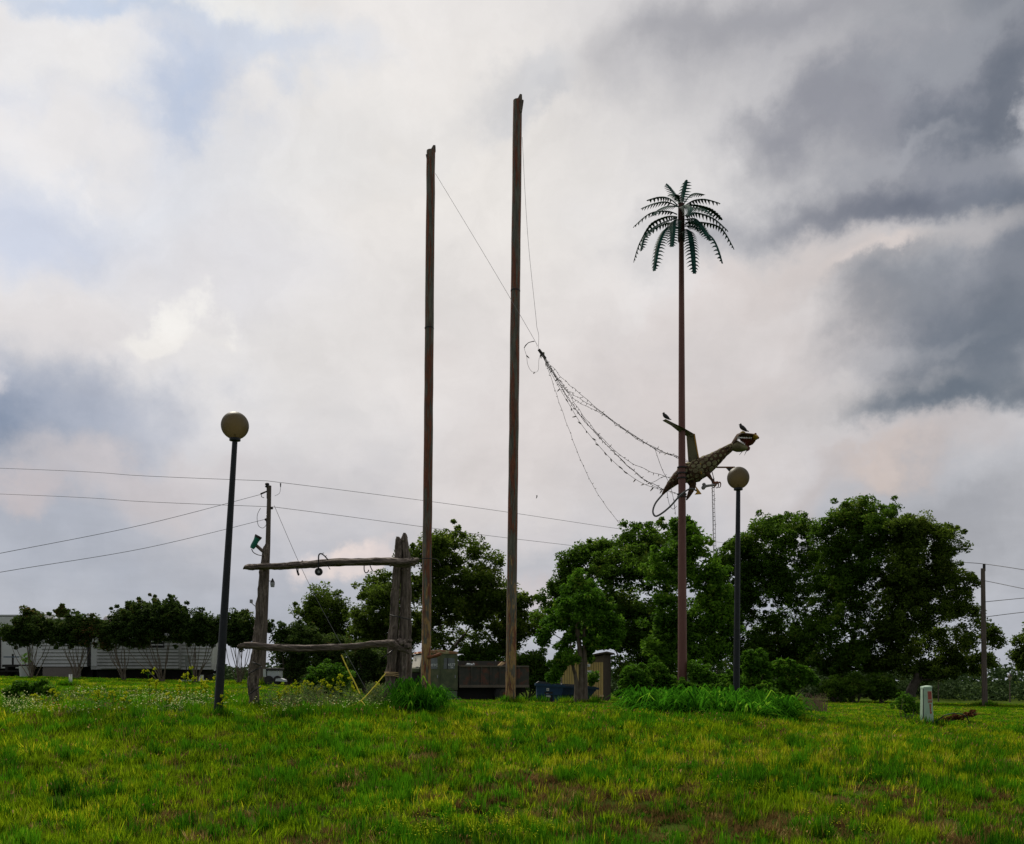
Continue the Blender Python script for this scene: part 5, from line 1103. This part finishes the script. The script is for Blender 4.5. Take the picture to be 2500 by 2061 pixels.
qd('door_handle', [(c0+.12,yw-.03,1.20),(c0+.16,yw-.03,1.20),(c0+.16,yw-.03,1.34),(c0+.12,yw-.03,1.34)], GREYM, off=(0,-.03,0)); qd('door_handle', [(c0+.96,yw-.03,1.20),(c0+1.0,yw-.03,1.20),(c0+1.0,yw-.03,1.34),(c0+.96,yw-.03,1.34)], GREYM, off=(0,-.03,0))
def ttext(body, x, z, size):
    # text reading left to right for the viewer: local -x
    T = Tm @ Matrix.Translation((x, yw-.035, z)) @ Matrix(((-1,0,0,0),(0,0,-1,0),(0,1,0,0),(0,0,0,1)))
    text_mesh(body, 'chalk_writing', size, CHALK, trk, T)
ttext('6577', c0+.48, 1.76, .17); ttext('04', c0+.36, 1.65, .12); ttext('OHSTC', c0+1.5, 1.74, .16)
ws = MB(); ws.add([(c1+.012,.12,1.70),(c1+.012,1.98,1.70),(c1-.095,1.98,2.26),(c1-.095,.12,2.26),(c1+.03,.12,1.70),(c1+.03,1.98,1.70),(c1-.078,1.98,2.26),(c1-.078,.12,2.26)], [(0,1,2,3),(7,6,5,4),(0,4,5,1),(1,5,6,2),(2,6,7,3),(3,7,4,0)]); ws.T = Tm
ws.build('windscreen', mat('windscreen sky reflection', (.62,.58,.50), (.70,.66,.58), rough=.4, scale=2), trk)  # cream colour paints the reflected sky into the windscreen
T = Tm @ Matrix.Translation((c1-.035, .9, 2.06)) @ Matrix(((0,0,1,0),(-1,0,0,0),(0,1,0,0),(0,0,0,1)))
text_mesh('5236', 'windscreen_writing', .2, PRINT, trk, Tm @ Matrix.Translation((c1-.02, 1.55, 2.02)) @ Matrix(((0,0,1,0),(-1,0,0,0),(0,1,0,0),(0,0,0,1))))
tb('bonnet', (c1+.001,.15,1.45), (c1+.42,1.95,1.66), TGREEN, .05); tb('grille', (c1+.001,.2,.75), (c1+.38,1.9,1.449), DARK, .03)
for z_ in (.85,.97,1.09,1.21,1.33): tb('grille_bar', (c1+.38,.5,z_), (c1+.40,1.6,z_+.04), BLACK)
tb('wiper', (c1+.04,.3,1.70), (c1+.05,.9,1.73), GREYM)
for y in (.32, 1.78):
    s = MB(); s.tube([(c1+.38,y,1.22), (c1+.43,y,1.22)], .13, 16); s.T = Tm; s.build('headlight', WHITE, trk, smooth=True)
tb('front_fender', (c1-.5,-.06,.5), (c1+.2,.15,.71), TGREEN, .04); tb('bumper', (c1+.42,.05,.5), (c1+.52,2.05,.68), DARK, .02)
tb('step_box', (c0+.05,-.06,.30), (c0+.62,.3,.60), mat('step box', (.10,.11,.085), rough=.8), .02); tb('running_board', (c0-.10,-.14,.22), (c0+.5,.1,.27), mat('step board', (.12,.12,.09), rough=.8))
def wheel(x, y):
    s = MB(); s.tube([(x,y,.45),(x,y+.03,.45),(x,y+.25,.45),(x,y+.28,.45)], [.40,.46,.46,.40], 28); s.T = Tm; w = s.build('wheel', TYRE, trk, smooth=True)
    s = MB(); s.tube([(x,y-.01,.45),(x,y+.02,.45)], [.25,.26], 20); s.T = Tm; s.build('rim', mat('dark rim', (.045,.04,.03), (.07,.06,.045), scale=8), w, smooth=True)
    s = MB(); s.tube([(x,y-.06,.45),(x,y,.45)], [.07,.10], 12); s.T = Tm; s.build('hub', RUSTM, w, smooth=True)
for x in (1.15, c1-.35):
    for y in (.02, 1.82): wheel(x, y)
tb('mudguard', (.55,-.02,.90-.14), (1.75,.3,.90-.10), DARK)
t = thing('plank', Tm @ Vector((1.45,.6,zt+.02)), 'pale wooden plank sticking up over the rim of the load bed', 'plank')
s = MB(); s.add([(1.65,.5,zt-.2),(1.50,.5,zt-.2),(.98,.5,zt+.20),(1.13,.5,zt+.26)]+[(1.65,.56,zt-.2),(1.50,.56,zt-.2),(.98,.56,zt+.20),(1.13,.56,zt+.26)], [(0,1,2,3),(7,6,5,4),(0,4,5,1),(1,5,6,2),(2,6,7,3),(3,7,4,0)]); s.T = Tm; s.build('board', PINE, t)
t = thing('cloth_bundle', Tm @ Vector((2.8,.3,zt+.02)), 'small crumpled pale bundle on the rim of the load bed next to the cab', 'bundle')
s = MB(); s.ball((2.8,.25,zt+.08), .13, 10, (1.5,.8,.7)); s.v = [(v[0]+random.uniform(-.03,.03), v[1], v[2]+random.uniform(-.03,.03)) for v in s.v]; s.ball((2.6,.22,zt+.12), .06, 8); s.T = Tm; s.build('bundle', mat('pale cloth', (.35,.37,.38), rough=.9), t)

# ------------------------------------------------------------------ dumpsters
def dumpster(label, pts_top, pts_bot, Y, dep, stk, m):
    t = thing('dumpster', base((pts_top[0]+pts_top[1])/2, Y), label, 'dumpster', 'blue dumpsters'); gb = min(t.location.z, P(0,pts_bot[2],Y).z)+.02
    a, b = P(pts_top[0], pts_top[2], Y), P(pts_top[1], pts_top[3], Y); c, d = P(pts_bot[1], pts_bot[2], Y), P(pts_bot[0], pts_bot[2], Y)
    s = MB(); s.plate([d+Vector((0,dep/2,0)), c+Vector((0,dep/2,0)), b+Vector((0,dep/2,0)), a+Vector((0,dep/2,0))], (0,dep,0)); s.build('bin', m, t, bevel=.02)
    s = MB(); s.plate([a+Vector((-.05,dep/2,-.06)), b+Vector((.07,dep/2,-.06)), b+Vector((.07,dep/2,.04)), a+Vector((-.05,dep/2,.04))], (0,dep+.1,0)); s.build('rim', m, t)
    s = MB(); s.plate([a+Vector((0,dep/2,.045)), b+Vector((0,dep/2,.045)), b+Vector((-.1,dep/2,.08)), a.lerp(b,.5)+Vector((0,dep/2,.13)), a+Vector((.1,dep/2,.12))], (0,dep,0)); s.build('lid', DLID, t)
    s = MB(); e = a.lerp(d, .45).lerp(b.lerp(c, .45), .0); s.box((a.x+.02, Y-.05, e.z), (b.lerp(c,.45).x-.03, Y-.002, e.z+.05)); s.build('side_rib', m, t)
    return t
dm1 = dumpster('blue dumpster with a black and white sticker between the tallest pole and the forked tree', (1103.5,1159,1407,1411), (1105,1150,1457), 42, 1.3, 1, DBLUE)
qz = zm(1280, 1580, 8.1)
MB().box(qz(402,1078,41.985), qz(560,882,41.985)+Vector((0,.012,0))).build('black_sticker', BLACK, dm1)
MB().plate([qz(425,980,41.97), qz(525,990,41.97), qz(505,925,41.97), qz(438,915,41.97)], (0,.006,0)).build('sticker_print', mat('sticker grey', (.5,.5,.5), rough=.8), dm1)
MB().box(qz(440,865,41.985), qz(490,812,41.985)+Vector((0,.012,0))).build('white_sticker', WHITE, dm1)
MB().box(qz(452,842,41.97), qz(478,834,41.97)+Vector((0,.006,0))).build('sticker_mark', PRINT, dm1); MB().box(qz(462,856,41.965), qz(468,820,41.965)+Vector((0,.004,0))).build('sticker_mark', PRINT, dm1)
dumpster('darker blue dumpster with a slanted end partly hidden by the forked tree trunk', (1152,1229,1412,1416), (1156,1200,1450), 43.6, 1.3, 0, mat('dark blue paint', (.007,.022,.045), (.012,.035,.065), rough=.6, scale=3))

# ------------------------------------------------------------------ shed
SY = 50; qs = qz
sh = thing('shed', base(1215, SY), 'tan wooden shed with a dark side and white notices, behind the forked tree', 'shed')
g0 = base(1215, SY).z-.05; xa, xb = qz(750,0,SY).x, qz(1562,0,SY).x; zt1 = qz(0,300,SY).z
s = MB(); n = 17
for i in range(n):
    a = xa+(xb-xa)*i/n; b = xa+(xb-xa)*(i+1)/n; 
    pb_ = MB(); pb_.box((a+.012, SY-.03, g0), (b-.012, SY, zt1)); pb_.build('siding_board', SHEDM, sh)
s.box((xa, SY+.001, g0), (xb, SY+.04, zt1)); s.build('front_wall', SHEDD, sh)
s = MB(); s.plate([(xa,SY+.01,zt1+.001),(xb,SY+.01,zt1+.001),(xb,SY+.01,qz(0,160,SY).z),(xa,SY+.01,qz(0,290,SY).z)], (0,.06,0)); s.build('gable_board', SHEDD, sh)
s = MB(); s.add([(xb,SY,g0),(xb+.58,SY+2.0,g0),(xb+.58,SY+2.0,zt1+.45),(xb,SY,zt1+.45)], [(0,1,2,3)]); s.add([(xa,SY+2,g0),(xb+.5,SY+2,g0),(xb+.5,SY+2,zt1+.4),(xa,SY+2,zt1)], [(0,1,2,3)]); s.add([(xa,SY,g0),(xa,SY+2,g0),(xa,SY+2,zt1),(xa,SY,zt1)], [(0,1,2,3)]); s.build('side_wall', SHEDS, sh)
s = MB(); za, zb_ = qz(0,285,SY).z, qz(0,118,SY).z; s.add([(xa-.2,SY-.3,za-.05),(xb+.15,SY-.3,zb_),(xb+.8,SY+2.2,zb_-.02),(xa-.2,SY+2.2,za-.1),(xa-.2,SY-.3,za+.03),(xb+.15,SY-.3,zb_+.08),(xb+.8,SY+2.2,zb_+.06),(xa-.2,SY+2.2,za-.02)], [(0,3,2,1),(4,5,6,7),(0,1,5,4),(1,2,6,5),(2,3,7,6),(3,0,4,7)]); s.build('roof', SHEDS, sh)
for i, (x0, y0, x1, y1) in enumerate(((1190,335,1305,388),(1190,462,1355,525),(1238,596,1412,656))):
    b = MB(); b.box(qz(x0,y1,SY-.05), qz(x1,y0,SY-.05)+Vector((0,.015,0))); sg = b.build('notice', WHITE, sh)
    m = MB(); nn = 7
    for k in range(nn):
        xx = x0+12+(x1-x0-24)*k/nn; m.box(qz(xx,y1-16,SY-.056), qz(xx+(x1-x0-24)/nn*.55,y0+(20 if k % 3 else 26),SY-.056)+Vector((0,.004,0)))
    m.build('faded_print', GREYM, sg)
b = MB()
for a, c in (((1412,645),(1490,636)),((1412,552),(1490,543)),((1412,636),(1422,552)),((1480,636),(1490,552))): b.box(qz(*a, SY-.06), qz(*c, SY-.06)+Vector((0,.03,0)))
f_ = b.build('notice_frame', mat('cream frame', (.65,.60,.42), rough=.7), sh); MB().box(qz(1422,636,SY-.055), qz(1480,552,SY-.055)+Vector((0,.02,0))).build('framed_notice', GREYM, f_)
MB().box(qz(1490,985,SY-.3), qz(1570,945,SY-.3)+Vector((0,.25,0))).build('step_block', PINE, sh)

# ------------------------------------------------------------------ pedestal
qp = zm(2200, 1640, 10.85); KY = 23.0
pd_ = thing('utility_pedestal', base(1908, KY), 'mint green utility pedestal with faded red lettering standing in the grass', 'utility pedestal')
def pc(x, y, d=0): v = qp(x, y, KY+d); return v
w = .14
s = MB(); s.add([pc(592,425), pc(815,425), pc(868,1450), pc(600,1360), pc(512,415,w), pc(500,1300,w), pc(740,415,.30), pc(800,1440,.34)],
 [(0,3,2,1),(4,5,3,0),(1,2,7,6),(4,6,7,5)]); s.add([pc(592,425), pc(815,425), pc(740,415,.30), pc(512,415,w)], [(0,1,2,3)]); s.build('housing', PED, pd_)
s = MB(); s.add([pc(588,445,-.012), pc(822,438,-.012), pc(745,425,.32), pc(508,440,w), pc(588,392,-.012), pc(822,385,-.012), pc(745,372,.32), pc(508,392,w), pc(660,368,.12)], [(0,1,5,4),(1,2,6,5),(2,3,7,6),(3,0,4,7),(4,5,8),(5,6,8),(6,7,8),(7,4,8),(3,2,1,0)]); s.build('cap', mat('pale mint cap', (.40,.55,.42), (.50,.62,.5), rough=.7, scale=8), pd_)
MB().plate([pc(574,440,-.004), pc(590,440,-.004), pc(600,1440,-.004), pc(574,1440,-.004)], (0,.01,0)).build('side_seam', BLACK, pd_)
MB().plate([pc(738,1440,.10), pc(862,1452,.06), pc(862,1545,.06), pc(738,1545,.10)], (0,.06,0)).build('wooden_foot', UPOLE, pd_)
def decal(x0, y0, x1, y1, nm='red_decal', m=PRED, d=-.006, sh_=0): return MB().plate([pc(x0+sh_, y1, d), pc(x1+sh_, y1, d), pc(x1, y0, d), pc(x0, y0, d)], (0,.004,0)).build(nm, m, pd_)
decal(697,512,812,745,'decal_border',PORANGE,-.004,12); decal(706,522,802,735,sh_=10)
for x0, x1 in ((708,732),(740,754),(762,778),(788,812)): decal(x0+6, 760, x1+6, 822)
decal(724,785,740,800,'decal_border',PORANGE,-.009)
for i, (y0, y1, ww) in enumerate(((852,905,44),(912,955,38),(960,1000,34),(1006,1050,30),(1056,1112,42))): decal(752+i*4, y0, 752+i*4+ww, y1)
for y in (880, 935, 1028): decal(772+(y-880)*.08, y-4, 786+(y-880)*.08, y+4, 'decal_border', PORANGE, -.009)

# cable hoop and dead branch beside it
o = MB().tube(smooth_path([P(1918,1492,23), P(1940,1473,22.8), P(1965,1467,22.7), P(1985,1472,22.8), P(1993,1486,22.9)], 20), .012, 6).build('cable_hoop', mat('dark green hose', (.012,.03,.02), rough=.6), loc=P(1918,1492,23)); tag(o, 'dark green loop of hose in the grass right of the pedestal', 'hose')
cc = [tuple(P(1925+i*4.6+random.uniform(-4,4), 1484-i*1.0+random.uniform(-4,3), 25.5)) for i in range(18)]
Vv, Q = leaves(cc, [.10]*18, 46, .07, seed=70, flat=.6); dbr = thing('dead_branch', P(1945,1490,25.5), 'fallen branch with rusty brown dead leaves lying right of the pedestal', 'branch')
fast_mesh('dead_leaves', Vv, Q, leaf_mat('dead leaves', (.06,.022,.010), (.14,.055,.022), trans=.2), dbr)
MB().tube(smooth_path([P(1918,1490,25.5), P(1950,1484,25.5), P(1985,1474,25.5), P(2008,1466,25.4)], 10), lerp_list([.03,.02,.01], 10), 6).build('stem', BARK, dbr)
# small dark tuft
cc = [tuple(base(1689,22.5)+Vector((random.uniform(-.07,.07), 0, random.uniform(.02,.12)))) for i in range(7)]
Vv, Q = leaves(cc, [.06]*7, 40, .05, seed=71); tt = thing('weed_tuft', base(1689,22.5), 'small round dark green weed alone in the grass right of the daylilies', 'weed'); fast_mesh('foliage', Vv, Q, OAK2, tt)
# dry stalks
s = MB(); b0 = base(1672, 34)
for i in range(80):
    b = base(1655+random.uniform(0, 45), 34+random.uniform(-.5,.5)); h = random.uniform(.35,.7); s.tube([b, b+Vector((random.uniform(-.08,.08), 0, h*.6)), b+Vector((random.uniform(-.15,.15), 0, h))], [.012,.009,.004], 4)
tag(s.build('dry_stalks', mat('dry stalk', (.16,.10,.07), (.26,.18,.13), scale=6), loc=b0), 'patch of dry brown stalks right of the daylily bed', 'dry stalks', kind='stuff')

# ------------------------------------------------------------------ lantern posts
def lantern_post(label, pxx, Y, top, k=1.0):
    b = base(pxx, Y); t = thing('lantern_post', b, label, 'lamp post', 'old lantern posts beyond the field'); tp = P(pxx, top, Y)
    h0 = tp-Vector((0,0,.62*k)); MB().tube([b, b+Vector((0,0,.3)), h0], [.07*k,.045*k,.035*k], 8).build('post', UPOLE, t, smooth=True)
    MB().lathe(h0, [(.03*k,0),(.10*k,.04*k),(.17*k,.34*k)], 6).build('lantern_glass', mat('old lantern glass', (.22,.20,.13), rough=.4), t)
    MB().lathe(h0+Vector((0,0,.342*k)), [(.20*k,0),(.12*k,.12*k),(.05*k,.18*k),(.03*k,.27*k)], 6).build('lantern_roof', BLACK, t)
lantern_post('lantern post against the sky at the far right edge', 2077, 72, 1383)
lantern_post('lantern post just right of the mint green pedestal', 1930, 70, 1386, .9)
lantern_post('lantern post under the tallest oak, left one of a close pair', 1703.6, 70, 1373, .9)
lantern_post('lantern post under the tallest oak, right one of a close pair', 1722, 78, 1376, .8)

# ------------------------------------------------------------------ daylilies and mustard flowers
def lily_mesh(name, spots, h, L, n_each, seed, label, cat, kind=None, loc=None, w=.022):
    r = random.Random(seed); V = []; Fq = []
    for (x, y) in spots:
        z = gz(x, y); hv = r.choice((.55,.8,1,1.3))*r.uniform(.85, 1.15)
        for k in range(n_each):
            a = r.uniform(0, 6.283); ln = L*r.uniform(.6, 1.2); hh = h*hv*r.uniform(.6, 1.1); ww = w*r.uniform(.7, 1.2); sx, sy = -math.sin(a)*ww, math.cos(a)*ww
            x0, y0 = x+r.uniform(-.1,.1), y+r.uniform(-.1,.1); b = len(V)
            for t_ in (0,.25,.5,.75):
                rr_ = ln*t_; zz = z+hh*math.sin(min(1, t_*1.3)*math.pi*.72); k2 = 1-.5*t_
                V += [(x0+math.cos(a)*rr_-sx*k2, y0+math.sin(a)*rr_-sy*k2, zz), (x0+math.cos(a)*rr_+sx*k2, y0+math.sin(a)*rr_+sy*k2, zz)]
            V.append((x0+math.cos(a)*ln, y0+math.sin(a)*ln, z+hh*r.uniform(.15,.75)))
            Fq += [(b,b+1,b+3,b+2),(b+2,b+3,b+5,b+4),(b+4,b+5,b+7,b+6),(b+6,b+7,b+8)]
    s = MB(); s.v = V; s.f = Fq; o = s.build(name, LILY, loc=loc or (0,0,0)); return tag(o, label, cat, kind=kind)
spots = []
while len(spots) < 150:
    pxx = random.uniform(1292, 1640); Y = random.uniform(20.3, 24.5)
    e = ((pxx-1466)/176)**2+((Y-22.2)/2.1)**2
    if e < 1: spots.append(((pxx-CX)*Y/F, Y))
lily_mesh('daylily_bed', spots, .44, .72, 24, 1, 'long bed of arching bright green daylily leaves around the right lamp', 'daylilies', 'stuff')
spots = []
while len(spots) < 22:
    pxx = random.uniform(815, 905); Y = random.uniform(18.6, 20.4)
    if ((pxx-862)/46)**2+((Y-19.5)/.9)**2 < 1: spots.append(((pxx-CX)*Y/F, Y))
lily_mesh('daylily_clump', spots, .50, .40, 40, 2, 'rounded daylily clump at the foot of the double post', 'daylilies', loc=base(862,19.5), w=.017)
def mustard(loc, h, label, seed, heads=5):
    r = random.Random(seed); t = thing('mustard_plant', loc, label, 'wildflower', 'tall yellow mustard plants'); s = MB(); f = MB(); lf = MB()
    top = Vector(loc)+Vector((r.uniform(-.05,.05), 0, h)); s.tube(smooth_path([loc, Vector(loc).lerp(top, .5)+Vector((.02,0,0)), top], 5), .005, 4)
    for i in range(heads):
        q = Vector(loc).lerp(top, r.uniform(.45, .9)); e = q+Vector((r.uniform(-.10,.10), r.uniform(-.1,.1), r.uniform(.03,.14))) if i else top
        if i: s.tube([q, e], .0035, 4)
        for k in range(9): f.ball(e+Vector((r.gauss(0,.014), r.gauss(0,.014), r.gauss(0,.014))), .015, 5)
    for i in range(8):
        q = Vector(loc).lerp(top, r.uniform(.05, .6)); d = Vector((r.uniform(-1,1), r.uniform(-1,1), .4)).normalized()*.1; w = Vector((-d.y, d.x, 0))*.2; lf.add([q, q+d*.5+w, q+d, q+d*.5-w], [(0,1,2,3)])
    s.build('stem', SHRUB, t); fo = f.build('flower_heads', FYEL, t); fo['kind'] = 'stuff'; lf.build('leaves', SHRUB, t)
ML = [(75,.24,19,'at the far left in front of the dark weed clump'),(118,.25,19.5,'left of the white marker post'),(200,.28,19,'right of the white marker post'),(308,.62,20,'standing tallest in front of the long trailer'),
 (322,.42,19,'beside the tallest yellow stem'),(370,.46,19.5,'in front of the grey sign board'),(384,.55,20.5,'with several heads, left of the lamp'),(395,.66,21,'rising highest left of the lamp pole'),(425,.4,19.3,'close to the left of the lamp pole'),
 (455,.30,17.9,'touching the foot of the left lamp pole'),(440,.5,20.6,'just behind the left lamp pole'),(585,.30,21,'right of the gnarled post, leftmost of that patch'),(600,.38,20.5,'right of the gnarled post in a dense patch'),
 (617,.34,20.8,'in the dense patch below the lower beam'),(632,.42,21.5,'tallest in the patch below the lower beam'),(648,.40,20.9,'in the patch left of the hanging strap'),(662,.46,21.2,'below the middle of the lower beam'),
 (690,.50,21,'directly left of the hanging yellow strap'),(704,.52,21.4,'directly behind the hanging yellow strap'),(718,.48,20.8,'just right of the hanging yellow strap'),(770,.30,20.6,'left of the double post, lower one'),(780,.38,20.9,'left of the double post, upper one'),(792,.34,20.4,'touching the double post'),(232,.3,19.2,'between the marker post and the tall yellow stem'),(262,.26,18.6,'low in the white flowers left of the tall yellow stem'),(340,.3,18.5,'low in the white flowers right of the tall yellow stem'),(675,.36,20.2,'lowest one left of the hanging strap'),(572,.26,20.4,'closest to the gnarled post on its right'),(410,.48,20.4,'second from the left lamp pole on its left')]
for i, (pxx, h, Y, where) in enumerate(ML): mustard(base(pxx, Y), h*1.25+.06, 'yellow mustard plant '+where, 200+i, 8)
# weeds under the frame
s = []
cc = []; 
for i in range(170):
    Y = random.uniform(19.3, 22.5); b = base(random.uniform(545, 830), Y); cc.append((b.x, Y, b.z+random.uniform(.02, .24)))
for i in range(150):
    Y = random.uniform(19.5, 22); b = base(random.choice((random.gauss(640,55), random.gauss(775,18))), Y); cc.append((b.x, Y, b.z+random.uniform(.15, .5)))
for i in range(150):
    Y = random.uniform(17.5, 26); b = base(random.uniform(-20, 450), Y); cc.append((b.x, Y, b.z+random.uniform(.02, .2)))
Vv, Q = leaves(cc, [.12]*len(cc), 34, .05, seed=80, flat=1.1, aspect=.3)
tag(fast_mesh('weeds', Vv, Q, leaf_mat('grey green weeds', (.035,.06,.02), (.12,.16,.05), (.16,.12,.06), nscale=2)), 'tangled grey green weeds under the timber frame', 'weeds', kind='stuff')
